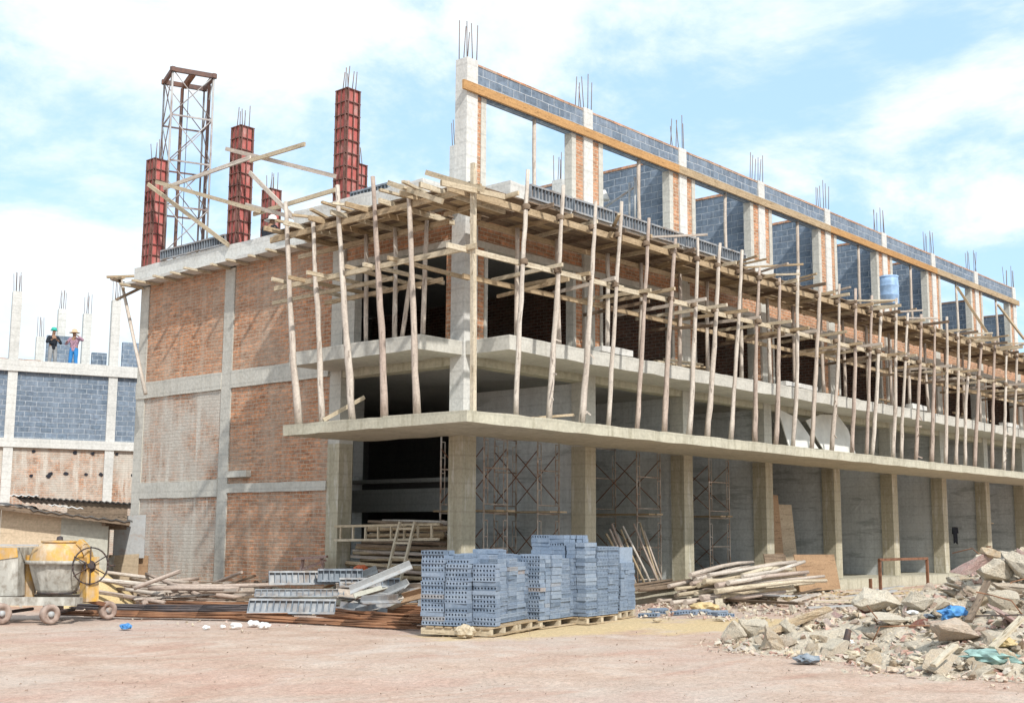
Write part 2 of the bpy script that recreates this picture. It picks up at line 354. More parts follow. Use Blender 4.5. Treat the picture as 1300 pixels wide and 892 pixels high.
_O1 = 'zeroth first second third fourth fifth sixth seventh eighth ninth tenth eleventh twelfth thirteenth fourteenth fifteenth sixteenth seventeenth eighteenth nineteenth'.split()
_T = {2:'twent',3:'thirt',4:'fort',5:'fift',6:'sixt'}
def nth(n):
    if n < 20: return _O1[n]
    a, b = divmod(n, 10); return _T[a]+'ieth' if b == 0 else _T[a]+'y-'+_O1[b]

# ------------------------------------------------------------------ ground
def gh(x, y):
    d = math.hypot(x+18, y+17); f = min(1, max(0, (d-60)/60))
    l_ = (x+18)*.663-(y+17.25)*.749; d_ = (x+18)*.749+(y+17.25)*.663; r = 0
    for d0, sl in ((10.2,.10),(11.9,.10),(13.6,-.05),(15.2,-.05)):
        e = d_-(d0+sl*l_+.5*noise.noise(V((l_*.15, d0, 0)))); r += -.035*math.exp(-(e/.17)**2)+.02*math.exp(-((abs(e)-.33)/.12)**2)
    r *= .6+.7*noise.noise(V((x*.4,y*.4,9)))
    return (noise.noise(V((x*.23, y*.23, 3)))*.045 + noise.noise(V((x*1.1, y*1.1, 7)))*.018 + r + noise.noise(V((x*3.1, y*3.1, 5)))*.008)*(1-f)
def ground():
    xs = [-300,-150,-80,-50]+[-36+.8*i for i in range(0,20)]+[-20+.22*i for i in range(0,100)]+[2+.6*i for i in range(0,54)]+[45,70,120,250,500,900]
    ys = [-300,-150,-80,-45]+[-30+.8*i for i in range(0,14)]+[-18.8+.22*i for i in range(0,86)]+[.2+.6*i for i in range(0,46)]+[40,70,120,250,500,900]
    m = MB(); nx = len(xs)
    for y in ys:
        for x in xs: m.v.append(V((x, y, gh(x, y)-.02)))
    for j in range(len(ys)-1):
        for i in range(nx-1):
            q = [j*nx+i, j*nx+i+1, (j+1)*nx+i+1, (j+1)*nx+i]; m.face(None, None, True, q)
    o = m.build('ground', 'ground'); o['kind'] = 'structure'
ground()

# ------------------------------------------------------------------ main building
ZP, ZC0, ZC1, Z2B, Z2T, ZRB, ZRT = .3, 3.53, 3.75, 5.1, 5.5, 8.3, 8.7
YA, YB, YC, NB = 3.8, 7.9, 11.75, 9
XE = 4*NB+.4; YE = 12.15; ZTB, ZBT = 10.8, 11.51
B = thing('building', 'long unfinished brick and concrete shophouse block with scaffolded front', 'building')
def part(name, mb, mat, label=None, parent=None):
    o = mb.build(name, mat, parent or B)
    if label: o['label'] = label
    return o
part('floor_slab', MB().slab(-.25, XE, -.35, YE, -.3, ZP), 'conc_slab')
part('floor_slab', MB().box(.2, XE-.02, .2, YE-.2, Z2B+.1, Z2T-.02), 'conc_grey')
part('roof_slab', MB().box(.1, XE-.02, .1, YE-.02, ZRB+.05, ZRT), 'conc_grey')
# front and side columns, ground to roof
for k in range(NB+1):
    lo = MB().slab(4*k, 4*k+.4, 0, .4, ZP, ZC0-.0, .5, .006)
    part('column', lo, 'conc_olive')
    part('column', MB().slab(4*k+.004, 4*k+.396, .004, .396, ZC0, ZRB, .5, .006), 'conc' if k else 'conc_white')
for y0 in (YA, YB, YC):
    side = 0 if y0 == YA else -.03
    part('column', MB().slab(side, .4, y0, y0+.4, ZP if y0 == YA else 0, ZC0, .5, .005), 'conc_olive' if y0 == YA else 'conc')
    part('column', MB().slab(side+.003, .397, y0+.003, y0+.397, ZC0, ZRB-.2, .5, .005), 'conc')
for (x, y) in ((4, 3.8), (4, 7.9), (8, 3.8), (8, 7.9), (12, 7.9)):
    part('column', MB().box(x, x+.35, y, y+.35, ZP, Z2B+.05), 'plaster')
part('beam', MB().box(4.0, 4.3, 4.15, 7.9, 2.1, 2.68), 'conc_grey'); part('beam', MB().box(3.96, 4.34, 4.15, 7.9, 2.84, 2.94), 'conc_grey'); part('mezzanine_slab', MB().box(4.34, 8.0, 4.2, YE-.3, 2.7, 2.84), 'inside_shade')
# canopy slab round the corner, at mezzanine height
cn = MB(); cn.slab(-2.2, XE+.6, -2.2, .0, ZC0, ZC1, .35, .013); part('canopy', cn, 'conc_slab')
cn = MB(); cn.slab(-2.2, -.0, .0, 3.0, ZC0, ZC1-.004, .35, .013); part('canopy', cn, 'conc_slab')
# balconies at second floor and roof, each with a notch at the corner
for (zb, zt, mt) in ((Z2B+.07, Z2T-.03, 'conc'), (ZRB+.03, ZRT-.06, 'conc_white')):
    b = MB(); b.slab(.05, XE if zb < 8 else 10.6, -1.2, .0, zb, zt, .35, .018); part('balcony_slab', b, mt)
    b = MB(); b.slab(-1.2, .0, .05, 4.15, zb, zt, .35, .018); part('balcony_slab', b, mt)
for k in range(1, NB):   # low upstands left on the second floor edge
    if k % 2: part('upstand_or_sun_kerb', MB().slab(4*k-.9, 4*k+R.uniform(.2,.9), -1.19, -.95, Z2T, Z2T+R.uniform(.1,.18), .4, .02), 'conc_white')
# added canopy kerbs, then edge beams
for k in range(NB): part('upstand_or_sun_kerb', MB().slab(4*k+.4, 4*k+4, .02, .14, ZC1-.03, ZC1+.13, .4, .012), 'conc')  # unseen kerb added on the canopy so less sun enters the bays
part('beam', MB().slab(.4, XE, .03, .37, Z2B-.1, Z2B+.3), 'conc_slab')
part('beam', MB().slab(.03, .37, .4, 3.8, Z2B-.1, Z2B+.3), 'conc_slab')
part('beam', MB().slab(-.05, .3, YA+.4, YB, 5.06, 5.49, .4, .01), 'conc'); part('beam', MB().slab(-.05, .3, YB+.4, YE, 5.06, 5.49, .4, .01), 'conc')
part('beam', MB().slab(-.035, .3, YA+.4, YB, 2.5, 2.72, .4, .01), 'conc'); part('beam', MB().slab(-.05, .3, YB+.4, YC, 2.41, 2.82, .4, .012), 'conc')
part('beam', MB().slab(-.06, .3, 4.0, YE+.35, 8.15, ZRT, .5, .012), 'conc_white')
part('ledge', MB().slab(-.5, -.06, 4.1, YE+.3, 8.13, 8.2, .5, .012), 'conc_white')
# brick infill of the left wall, six panels
for (ya, yb, za, zb, mt) in ((YA+.4,YB,0,2.5,'brick'),(YA+.4,YB,2.72,5.06,'brick'),(YA+.4,YB,5.49,8.15,'brick'),(YB+.4,YC,0,2.41,'brick_stain'),(YB+.4,YC,2.82,5.06,'brick_stain'),(YB+.4,YC,5.49,8.15,'brick')):
    part('brick_wall', MB().box(.0, .2, ya, yb, za, zb), mt, 'brick wall panel smeared with pale plaster' if mt == 'brick_stain' else None)
part('ledge', MB().slab(-.14, .0, 7.0, 7.85, 2.86, 3.02, .3, .012), 'conc')
# third level front: brick band, lintel, jambs
for k in range(NB):
    x0, x1 = 4*k+.4, 4*k+4
    part('brick_wall', MB().box(x0, x1, .08, .25, 7.66, ZRB+.05), 'brick_band')
    part('lintel', MB().slab(x0, x1, .04, .26, 7.52, 7.66, .5, .008), 'conc')
    for (a, b_) in ((x0, x0+.26), (x1-.26, x1)):
        part('jamb', MB().box(a, b_, .07, .25, Z2T, 7.52), 'brick_band')
    part('window_post', MB().slab(x0+.26, x0+.36, .05, .26, Z2T, 7.52, .5, .006), 'conc'); part('window_post', MB().slab(x1-.36, x1-.26, .05, .26, Z2T, 7.52, .5, .006), 'conc')
part('brick_wall', MB().box(.08, .25, .4, YA, 7.66, ZRB+.05), 'brick_band'); part('lintel', MB().slab(.04, .26, .4, YA, 7.52, 7.66, .5, .008), 'conc')
part('jamb', MB().box(.07, .25, .4, .6, Z2T, 7.52), 'brick_band'); part('window_post', MB().slab(.05, .26, 3.46, 3.8, Z2T, 7.52, .5, .006), 'conc')
# party walls and back wall
for k in range(1, NB+1):
    part('party_wall', MB().box(4*k+.1, 4*k+.3, .4, 3.8 if k <= 2 else YE-.3, ZP, Z2B-.1), 'plaster')
    if k == 2: part('party_wall', MB().box(8.1, 8.3, 3.8, YE-.3, ZP, Z2B-.1), 'inside_shade')  # rear stretch of the same wall, with the shade painted in
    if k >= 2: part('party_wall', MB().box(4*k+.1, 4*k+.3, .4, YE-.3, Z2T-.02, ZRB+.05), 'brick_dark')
part('back_wall', MB().box(.3, XE-.02, YE-.3, YE-.02, ZP, ZRB), 'inside_shade')
part('back_wall', MB().box(.2, .3, YA+.4, YE-.3, ZP, ZRB), 'inside_shade')
# roof storey: columns, jambs, parapet and party walls
REBR = random.Random(5)
def rebars(x, y, z, h, n=6, parent=None, s=.13, mat='rebar', r=.011):
    m = MB()
    for i in range(n):
        a = (-s + 2*s*(i%3)/2, -s if i < n/2 else s)
        p = V((x+a[0]+REBR.uniform(-.02,.02), y+a[1]+REBR.uniform(-.02,.02), z-.05))
        m.stick(p, p+V((REBR.uniform(-.05,.05), REBR.uniform(-.05,.05), h*REBR.uniform(.8,1.08))), r, r, 5, 2)
    return m.build('rebar', mat, parent)
for k in range(9):
    x = 4*k
    zt = ZBT+(.06 if k == 0 else .02)
    c = part('roof_column', MB().slab(x+.02, x+.36, .02, .36, ZRT, zt, .5, .005), 'conc_white')
    rebars(x+.19, .19, zt, .88, 6, c)
    for (a, b_) in (((x+.36, x+.66),) if k == 0 else ((x-.42, x+.02),) if k == 8 else ((x-.42, x+.02), (x+.36, x+.78))):
        right = a > x
        part('jamb', MB().box(a if right else a+.16, b_-.16 if right else b_, .06, .24, ZRT, ZTB), 'brick_band')
        part('window_post', MB().slab(b_-.16 if right else a, b_ if right else a+.16, .04, .26, ZRT, ZTB, .5, .006), 'conc')
    if k < 8:
        part('parapet', MB().box(x+.36, x+4.02, .06, .24, ZTB, ZBT-.05), 'block', 'grey-blue block parapet above the timber beam')
        part('coping', MB().slab(x+.36, x+4.02, .05, .25, ZBT-.05, ZBT, .5, .006), 'coping')
    if k >= 2:
        part('party_wall', MB().box(x+.08, x+.3, .36, 6.5, ZRT, 11.3 if k < 7 else 10.4), 'block', 'grey-blue block wall across the roof')
        part('coping', MB().slab(x+.06, x+.32, .36, 6.5, 11.3 if k < 7 else 10.4, 11.37 if k < 7 else 10.47, .5, .006), 'coping')
# short stub columns further in on the roof
for (px, py, x, h) in ((707, 228, 7.6, None), (577, 184, 4.0, None)):
    p = on(px, py, 0, x); c = part('roof_column', MB().slab(x, x+.34, p.y-.17, p.y+.17, ZRT, p.z, .5, .005), 'conc_white')
    rebars(x+.17, p.y, p.z, .8, 6, c)

# ------------------------------------------------------------------ roof formwork beam, props
tb = MB(); xx = -.15
segs = [(-.15,7.9,'timber_new'),(7.9,16.2,'timber'),(16.2,24.3,'timber_new'),(24.3,32.5,'timber')]
for i,(a,b_,mt) in enumerate(segs):
    one('formwork_beam', MB().bar((a,-.035+.0*i,10.9),(b_,-.035,10.9),.06,.2,segs=4,warp=.006), mt, ['bright orange timber beam below the block parapet nearest the building corner','second timber beam from the corner below the block parapet','third timber beam from the corner below the block parapet','last timber beam below the block parapet, at the far end'][i], 'timber beam', group='timber beams under the parapet')
for k in range(8):
    x = 4*k+2.35; 
    one('timber_prop', MB().stick((x,.1,ZRT),(x+.05*R.uniform(-1,1),.1,ZTB),.05,.045,7,4,.015), 'pole', 'upright wooden prop under the parapet beam in the %s opening from the corner' % nth(k+1), 'prop', group='props under the parapet beam')
for (a, b_, lb) in (((1215,364),(1277,459),'longer slanting timber brace near the far end of the roof'),((1267,387),(1300,430),'shorter slanting timber brace at the far end of the roof')):
    p = on(*a,1,-.1); q = on(*b_,1,-1.7); one('timber_brace', MB().bar(p,q,.06,.09), 'timber', lb, 'brace', group='braces at the far roof end')
for (a,b_,lb) in (((799,232),(799,281),'thin upright prop before the second block wall, nearer the corner'),((806,225),(806,286),'tall pale upright prop before the second block wall'),((761,268),(806,237),'slanting pale prop leaning before the second block wall')):
    p = on(*a,0,6.9); q = on(*b_,0,6.9); one('prop', MB().stick(q,p,.03,.03,6,1), 'galv', lb, 'prop')
lp = on(767,241,0,6.8); l = thing('work_lamp','small white bell shaped work lamp hanging before the block wall','lamp',lp-V((0,0,.3)))
MB().lathe(lp-V((0,0,.28)),[(.15,0),(.13,.06),(.07,.2),(.04,.27),(.0,.28)],14).build('lamp_shade','white',l)
MB().stick(lp, lp+V((-.35,.5,1.0)),.006,.006,5,2).build('cord','dark',l)
one('prop', MB().stick(on(757,300,0,6.8), lp+V((-.36,.5,1.0)),.03,.03,6,1),'galv','thin upright prop carrying the work lamp cord','prop')

# ------------------------------------------------------------------ red steel column forms
def form(x, y, z0, z1, label, rot=0, w=.36):
    t = thing('column_form', label, 'formwork', (x,y,z0), 'red steel column forms on the roof')
    h = w/2; n = round((z1-z0)/.3)
    for (nx, ny) in ((-1,0),(0,-1),(1,0),(0,1)):
        m = MB(); 
        def bx(m, along0, along1, o0, o1, za, zb):
            c = []
            for z in (za, zb):
                for (s, o) in ((along0,o0),(along1,o0),(along1,o1),(along0,o1)):
                    c.append(V((x+nx*o-ny*s, y+ny*o+nx*s, z)))
            m.hexa(c)
        bx(m, -h, h, h-.03, h, z0, z1)
        p = m.build('panel', 'red', t)
        m = MB()
        for i in range(n+1):
            z = z0+(z1-z0)*i/n; bx(m, -h-.035, h+.035, h, h+.04, z-.008, z+.012)
        bx(m, -h-.005, -h+.02, h, h+.05, z0, z1); bx(m, h-.02, h+.005, h, h+.05, z0, z1); bx(m, -.008, .008, h, h+.04, z0, z1)
        m.build('rib', 'rib', p)
    rebars(x, y, z1, .62, 6, t, .11)
form(.2, 12.05, ZRT, 11.72, 'weathered red steel column form at the left end of the roof')
form(.2, 8.14, ZRT, 11.8, 'red steel column form in the middle of the left roof edge')
form(.2, 4.05, ZRT, 11.8, 'tall red steel column form beside the scaffolded corner')
form(4.1, 12.0, ZRT, 11.7, 'red steel column form set back behind the crouching worker')
p = on(455,210,0,4.0); form(4.05, 8.1, ZRT, on(455,210,0,4.05).z, 'short red steel column form half hidden behind the tallest one')
# timber rails and braces tied to the forms
RB = [((188,234),(290,311),'timber brace slanting down from the leftmost red form to the roof edge'),((208,239),(318,200),'timber rail rising from the leftmost to the middle red form'),((198,231),(330,268),'timber rail falling from the leftmost red form past the middle one'),((287,189),(426,224),'long timber rail between the middle and tallest red forms'),((318,204),(387,183),'timber rail end sticking out right of the middle red form'),((317,219),(380,283),'timber brace slanting down right from the middle red form'),((322,272),(426,241),'timber rail rising to the tallest red form'),((312,260),(376,277),'timber rail sloping down right of the middle red form')]
for i,(a,b_,lb) in enumerate(RB):
    xo = -.12-.09*(i%3); one('timber_rail', MB().bar(on(*a,0,xo),on(*b_,0,xo),.05,.1), 'timber_pale' if i%2==0 else 'pole', lb, 'timber rail', group='rails tied to the red column forms')

# steel side forms along the roof edge
def panel(p0, d, L, h, label, group, th=.06, lean=0, mat='form'):
    d = V(d).normalized(); nrm = V((d.y,-d.x,0)); up = (V((0,0,1))+nrm*lean).normalized()
    t = thing('form_panel', label, 'formwork', p0, group)
    P = lambda s,o,z: V(p0)+d*s+nrm*o+up*z
    m = MB(); m.hexa([P(0,0,0),P(L,0,0),P(L,-.01,0),P(0,-.01,0),P(0,0,h),P(L,0,h),P(L,-.01,h),P(0,-.01,h)])
    for z in (0,h-.04): m.hexa([P(0,th,z),P(L,th,z),P(L,0,z),P(0,0,z),P(0,th,z+.04),P(L,th,z+.04),P(L,0,z+.04),P(0,0,z+.04)])
    m.build('sheet', mat, t); m = MB(); n = int(L/.11)
    for i in range(n+1):
        s = min(L-.014, i*L/n); m.hexa([P(s,th-.005,.04),P(s+.014,th-.005,.04),P(s+.014,0,.04),P(s,0,.04),P(s,th-.005,h-.04),P(s+.014,th-.005,h-.04),P(s+.014,0,h-.04),P(s,0,h-.04)])
    m.build('rib', 'form_rib', t); return t
gF = 'ribbed steel forms along the roof edge'
for i in range(6):
    panel((.6+1.42*i,-1.23,8.36),(1,0,0),1.36,.31,'ribbed steel form panel, %s from the corner along the right roof edge'%nth(i+1),gF)
_p=on(446,270,0,-.35); panel((-.35,_p.y,_p.z),(0,-1,0),1.25,.46,'blue-grey ribbed steel panel right of the tallest red form',gF,mat='form_rib')
panel((-.05,11.2,8.72),(0,-1,0),2.9,.28,'long ribbed steel form panel between the two left red forms',gF)

# ------------------------------------------------------------------ hoist mast
N0 = on(208,333,0,.55); N0.z = ZRT; va = LAT*1.05+DEP*.54; vb = DEP*1.05-LAT*.54
sF = (N0-CAM).dot(DEP)/34.0; va *= sF; vb *= sF
zT = onp(222,88,N0,DEP).z
ht = thing('hoist_tower','open steel lattice hoist tower rising above the left roof','hoist tower',N0)
cor = [N0, N0+va, N0+va+vb, N0+vb]
for c in cor: MB().stick(c, V((c.x,c.y,zT)), .028, .028, 6, 1).build('leg','mast',ht)
for f in (.35,): 
    for (p,q) in ((cor[1],cor[2]),(cor[3],cor[2])):
        e = p.lerp(q,.45); MB().bar(e, V((e.x,e.y,zT-.1)), .07,.07).build('guide_rail','mast_dark',ht)
lv = [ZRT+.5+(zT-ZRT-.5)*i/4 for i in range(5)]
for i in range(4):
    for j in range(4):
        a, b_ = cor[j], cor[(j+1)%4]; za, zb = lv[i], lv[i+1]
        if (i+j)%2 or j in (0,3): MB().stick((a.x,a.y,za),(b_.x,b_.y,zb),.016,.016,5,1).build('diagonal_brace','mast',ht)
        if (i+j)%2==0 or j in (0,3): MB().stick((b_.x,b_.y,za),(a.x,a.y,zb),.016,.016,5,1).build('diagonal_brace','mast',ht)
        MB().bar((a.x,a.y,za),(b_.x,b_.y,za),.03,.045).build('rung','mast' if j in (0,3) else 'mast_dark',ht)
m = MB()
for j in range(4):
    a, b_ = V(cor[j]), V(cor[(j+1)%4]); a.z = b_.z = zT; d = (b_-a).normalized(); m.bar(a-d*.08, b_+d*.08, .09,.13)
m.build('top_ring','mast_dark',ht)
a = cor[0].lerp(cor[1],.5); b_ = cor[3].lerp(cor[2],.5); a = V((a.x,a.y,zT-.02)); b_ = V((b_.x,b_.y,zT-.02)); MB().bar(a,b_,.12,.16).build('pulley_beam','rust',ht)
c = a.lerp(b_,.5); MB().stick(c,(c.x,c.y,ZRT),.01,.01,5,1).build('cable','dark',ht)

# ------------------------------------------------------------------ scaffold, right facade
gP = 'scaffold poles on the canopy, long right side'
tops = [(-.49,8.55),(.55,8.46),(1.6,8.35),(2.5,8.53),(3.5,8.37),(4.53,8.1),(5.49,8.31),(6.4,8.34),(7.35,8.34),(8.24,8.07),(9.16,7.95),(10.09,8.3),(11.28,8.05),(12.42,8.3),(13.4,8.33),(14.35,8.27),(15.0,8.0),(16.0,8.43),(16.78,8.1),(17.77,8.2),(18.73,8.13),(19.72,8.39),(20.57,7.98),(21.57,8.17),(22.57,7.95),(23.76,8.16),(24.9,8.04),(25.86,8.12)]
bots = [-.685,.286,1.27,2.11,3.21,4.14,5.07,5.87,6.81,8.03,8.93,9.75,10.78,11.9,13.09,13.96,14.27,15.58,16.3,17.12,18.27,19.27,20.07,21.04,21.76,23.2,24.26,25.2]
for i in range(7): tops.append((27+i*1.05+R.uniform(-.1,.1), 8.15+R.uniform(-.15,.2))); bots.append(26.6+i*1.05+R.uniform(-.2,.2))
for i,((xt,zt),xb) in enumerate(zip(tops,bots)):
    pk = (i*7)%5 in (0,3) and i > 3; pale = not pk and i%3==0
    m = MB().stick((xb,-2.05+R.uniform(-.05,.05),ZC1),(xt,-2.16+R.uniform(-.03,.03),zt),R.uniform(.052,.07),R.uniform(.032,.046),8,13,.038)
    if i in (1,2,13,19,26): # hanging strips of bark
        for q in range(4):
            f = R.uniform(.03,.35); c = V((xb+(xt-xb)*f,-2.1,ZC1+(zt-ZC1)*f)); m.bar(c,c+V((R.uniform(-.16,.16),-.1,R.uniform(-.3,.12))),.012,.03)
    o_ = one('scaffold_pole', m, 'pole_pink' if pk else 'pole', '%s upright pole from the corner along the long right side, %s'%(nth(i+1),'reddish bark' if pk else 'weathered pale wood'), 'scaffold pole', group=gP)
    for zl in (6.72, 7.8):
        f = (zl-ZC1)/(zt-ZC1); c = V((xb+(xt-xb)*f, -2.07-.06*f, zl)); MB().lathe(c-V((0,.0,.06)), [(.065,0),(.085,.02),(.075,.05),(.09,.08),(.068,.12)], 9, ax=(.1,.12,1)).build('lashing', 'timber_old', o_)
one('scaffold_pole', MB().bar((-1.93,-2.1,ZC1),(-1.96,-2.07,8.35),.085,.085,segs=4,warp=.008), 'timber_pale', 'square sawn post at the outer corner of the canopy', 'scaffold pole', group=gP)
# left side poles
lt=[(3.345,8.55),(2.44,8.1),(1.66,8.6),(.594,8.58),(-.43,8.3)]; lb_=[2.72,1.98,1.065,.147,-.75]
for i,((yt,zt),yb) in enumerate(zip(lt,lb_)):
    one('scaffold_pole', MB().stick((-2.02,yb,ZC1),(-2.06,yt,zt),R.uniform(.062,.078),.042,8,11,.045), 'pole_pink' if i==3 else 'pole', '%s upright wooden pole from the left end of the canopy on the short side'%nth(i+1), 'scaffold pole', group='scaffold poles on the canopy, short left side')
# inner posts on the second floor balcony
for i in range(18):
    x = .55+1.45*i+R.uniform(-.2,.2); one('balcony_post', MB().stick((x,-.95,Z2T),(x+R.uniform(-.1,.1),-.95,7.78),.055,.045,7,5,.02), 'pole', '%s post from the corner standing on the right second floor balcony'%nth(i+1), 'scaffold pole', group='posts on the right second floor balcony')
for i,(y,yb) in enumerate(((1.97,1.89),(1.08,1.02),(.55,.8),(.14,.2))):
    one('balcony_post', MB().stick((-.98,yb,Z2T),(-.98,y,7.82 if i!=2 else 7.0),.05,.045,7,5,.02), 'pole', ['post farthest from the corner on the left second floor balcony','middle post on the left second floor balcony','short post leaning beside the middle post on the left balcony','post nearest the corner on the left second floor balcony'][i], 'scaffold pole', group='posts on the left second floor balcony')
def run(nm, y, z, x0, x1, L, mat, lab, group, w=.05, h=.1, ov=.3, zj=.03):
    x = x0; i = 0
    while x < x1:
        e = min(x+L*R.uniform(.85,1.15), x1+.3); i += 1
        one(nm, MB().bar((x-ov,y+.055*(i%2),z+R.uniform(-zj,zj)),(e+ov,y+.055*(i%2),z+R.uniform(-zj,zj)),w,h), mat, lab%nth(i), 'scaffold rail', group=group); x = e
run('ledger', -2.0, 6.72, -2.2, 33, 4.2, 'timber_pale', '%s pale outer rail from the corner at mid height, right side', 'outer mid rails of the right scaffold')
run('ledger', -.87, 6.58, -.6, 33, 4.4, 'timber', '%s brown inner rail from the corner at mid height, right side', 'inner mid rails of the right scaffold')
run('ledger', -2.0, 7.80, -2.2, 33, 4.6, 'timber', '%s outer rail from the corner under the platform, right side', 'outer platform rails of the right scaffold', .05, .13)
run('ledger', -.87, 7.72, -.4, 33, 4.4, 'timber', '%s inner rail from the corner under the platform, right side', 'inner platform rails of the right scaffold', .05, .1)
for i,x in enumerate(bots[1:-1]):
    z = 6.82+R.uniform(-.12,.06)
    one('putlog', MB().bar((x+.12,-2.1-R.uniform(.05,.5),z+R.uniform(-.05,.08)),(x+.12+R.uniform(-.1,.1),-.1+R.uniform(-.4,.2),z-.02),.05,.075), ('timber_pale','timber','pole')[i%3], '%s cross timber from the corner at mid height, right side'%nth(i+1), 'cross timber', group='mid-height cross timbers of the right scaffold')
    if i%3==0: one('putlog', MB().bar((x+.5,-2.0-R.uniform(.0,.2),6.5+R.uniform(-.15,.15)),(x+.5,-.2,6.48),.045,.07), 'timber_old' if i%4 else 'timber', '%s lower cross timber from the corner at mid height, right side'%nth(i//2+1), 'cross timber', group='lower cross timbers of the right scaffold')
x = -.9; i = 0
while x < 33.5:
    i += 1; far = x > 8
    one('joist', MB().bar((x,-2.1-R.uniform(.02,.25 if not far else .8),7.93+R.uniform(-.02,.05)),(x+R.uniform(-.06,.06),-.25,7.9),.045,.08), ('timber','timber_pale','timber_old')[i%3], '%s joist from the corner under the right scaffold platform'%nth(i), 'joist', group='joists of the right scaffold platform'); x += R.uniform(.7,1.0)
x = -1.9; i = 0; yy = [-1.86,-1.63,-1.4]
row = 0
for y in (-1.84,-1.6,-1.36,-1.12,-.88,-.64,-.4):
    row += 1; x = -1.9 + R.uniform(0,.8); i = 0
    while x < 33:
        L = R.uniform(3.2,4.6); i += 1
        one('platform_board', MB().bar((x,y+R.uniform(-.02,.02),8.0+R.uniform(-.005,.012)),(x+L-.03,y+R.uniform(-.02,.02),8.0+R.uniform(-.005,.02)),.215,.03), ('timber_old','timber','timber_old')[R.randrange(3)], '%s board from the corner, %s plank row of the right platform from outside'%(nth(i),nth(row)), 'scaffold board', group='planks of the right scaffold platform'); x += L
# loose timber ends lying across the right platform edge
for i in range(28):
    x = R.uniform(8.2,30) if i > 2 else R.uniform(1,8); y0 = -2.1-R.uniform(.1,.8); z = 8.06+.05*(i%3)
    one('loose_timber', MB().bar((x,y0,z+R.uniform(0,.1)),(x+R.uniform(-1.3,1.3),-.9+R.uniform(-.5,.4),z+.05),R.uniform(.04,.09),.045), ('timber_pale','pole','timber')[i%3], 'loose timber lying crosswise over the edge of the right platform', 'timber', group='loose timbers on the right platform')
# left platform
run2 = [(-2.0,7.82,3.9,-2.3,'timber','fascia rail along the outer edge of the left platform',.05,.12),(-.9,7.7,4.3,-.4,'timber','inner rail under the left platform',.05,.1),(-2.0,6.73,3.7,-2.2,'timber_pale','outer mid-height rail of the left scaffold',.05,.1),(-.85,6.55,3.4,-.2,'timber','inner mid-height rail of the left scaffold',.05,.09),(-1.35,6.62,4.6,.7,'timber_pale','middle rail sticking out left of the left scaffold',.05,.08)]
for (x,z,ya,yb,mt,lb,w,h) in run2: one('ledger', MB().bar((x,ya,z-.02),(x,yb,z+.03),w,h), mt, lb, 'scaffold rail')
for (a,b_,lb) in (((541,219),(614,241),'rail end jutting up just left of the corner post at the top'),((493,232),(562,256),'rail end jutting up over the middle of the left platform'),((560,232),(660,215),'rail rising to the right across the corner at the top')):
    p=on(*a,0,-2.1) if 'right across' not in lb else on(*a,1,-2.3); q_=on(*b_,0,-2.1) if 'right across' not in lb else on(*b_,1,-2.3)
    if 'right across' in lb: q_=on(640,250,1,-2.3)
    one('ledger',MB().bar(p,q_,.05,.1),'timber_pale',lb,'scaffold rail')
for i,y in enumerate((3.6,2.9,2.2,1.5,.8,.1,-.6,-1.3)):
    one('joist', MB().bar((-2.1-R.uniform(.1,.5),y,7.95),(-.2,y+R.uniform(-.05,.05),7.92),.05,.1), ('timber','timber_pale')[i%2], '%s joist from the left end under the left scaffold platform'%nth(i+1), 'joist', group='joists of the left scaffold platform')
    if i<6: one('putlog', MB().bar((-2.0-R.uniform(.1,.6),y-.2,6.82+R.uniform(-.1,.05)),(-.1,y-.3,6.72),.05,.08), ('timber_pale','timber')[i%2], '%s cross timber from the left end at mid height, left scaffold'%nth(i+1), 'cross timber', group='mid-height cross timbers of the left scaffold')
for r_,x in enumerate((-1.84,-1.6,-1.36,-1.12,-.88,-.64,-.4)):
    one('platform_board', MB().bar((x,3.9+R.uniform(-.3,.3),8.0),(x,-1.9+R.uniform(-.2,.2)+(.0 if x<-1 else 1.9),8.01),.215,.03), ('timber_old','timber')[r_%2], '%s plank counted from the outer edge of the left platform'%nth(r_+1), 'scaffold board', group='planks of the left scaffold platform')
for i in range(8):
    y = R.uniform(-1,3.4); one('loose_timber', MB().bar((-2.2-R.uniform(0,.4),y,8.1+.04*(i%3)),(-1.0,y+R.uniform(-.8,.8),8.12),.07,.05), ('timber_pale','timber')[i%2], 'loose timber lying crosswise over the edge of the left platform', 'timber', group='loose timbers on the left platform')
# short timbers sticking out under the left roof edge
for i in range(11):
    y = 12.0-.78*i
    one('putlog', MB().bar((-.75+R.uniform(-.1,.1),y+R.uniform(-.1,.1),8.09),(.0-.07,y,8.075),.08,.05), 'timber_pale', '%s short timber from the left end under the left roof edge'%nth(i+1), 'cross timber', group='short timbers under the left roof edge')
# small bracket of timbers at the far left roof corner, and its slanting pole
for i,(a,b_,w) in enumerate((((-.5,12.3,8.35),(-.1,13.5,8.5),.1),((-.8,12.4,8.28),(.1,13.3,8.42),.08),((-.6,12.1,8.0),(.1,13.3,8.22),.07),((-.42,12.75,7.8),(-.03,12.1,8.13),.06),((-.3,13.5,8.55),(.5,12.4,8.58),.09))):
    one('bracket_timber', MB().bar(a,b_,w,.06), ('timber','timber_old')[i%2], ['uppermost','second','third','lowest slanting','flat top'][i]+' dark timber of the bracket at the far left roof corner', 'timber', group='bracket timbers at the far left roof corner')
one('leaning_pole', MB().stick(on(185,500,0,-.4),on(153,352,0,-.25)+V((0,0,.0)),.05,.045,7,5,.02),'pole','grey pole slanting up to the timber bracket at the left corner','pole')
one('loose_timber', MB().bar((-2.05,1.9,ZC1+.05),(-1.6,1.2,ZC1+.5),.02,.08),'timber_pale','thin lath leaning on the left canopy against a pole','timber')
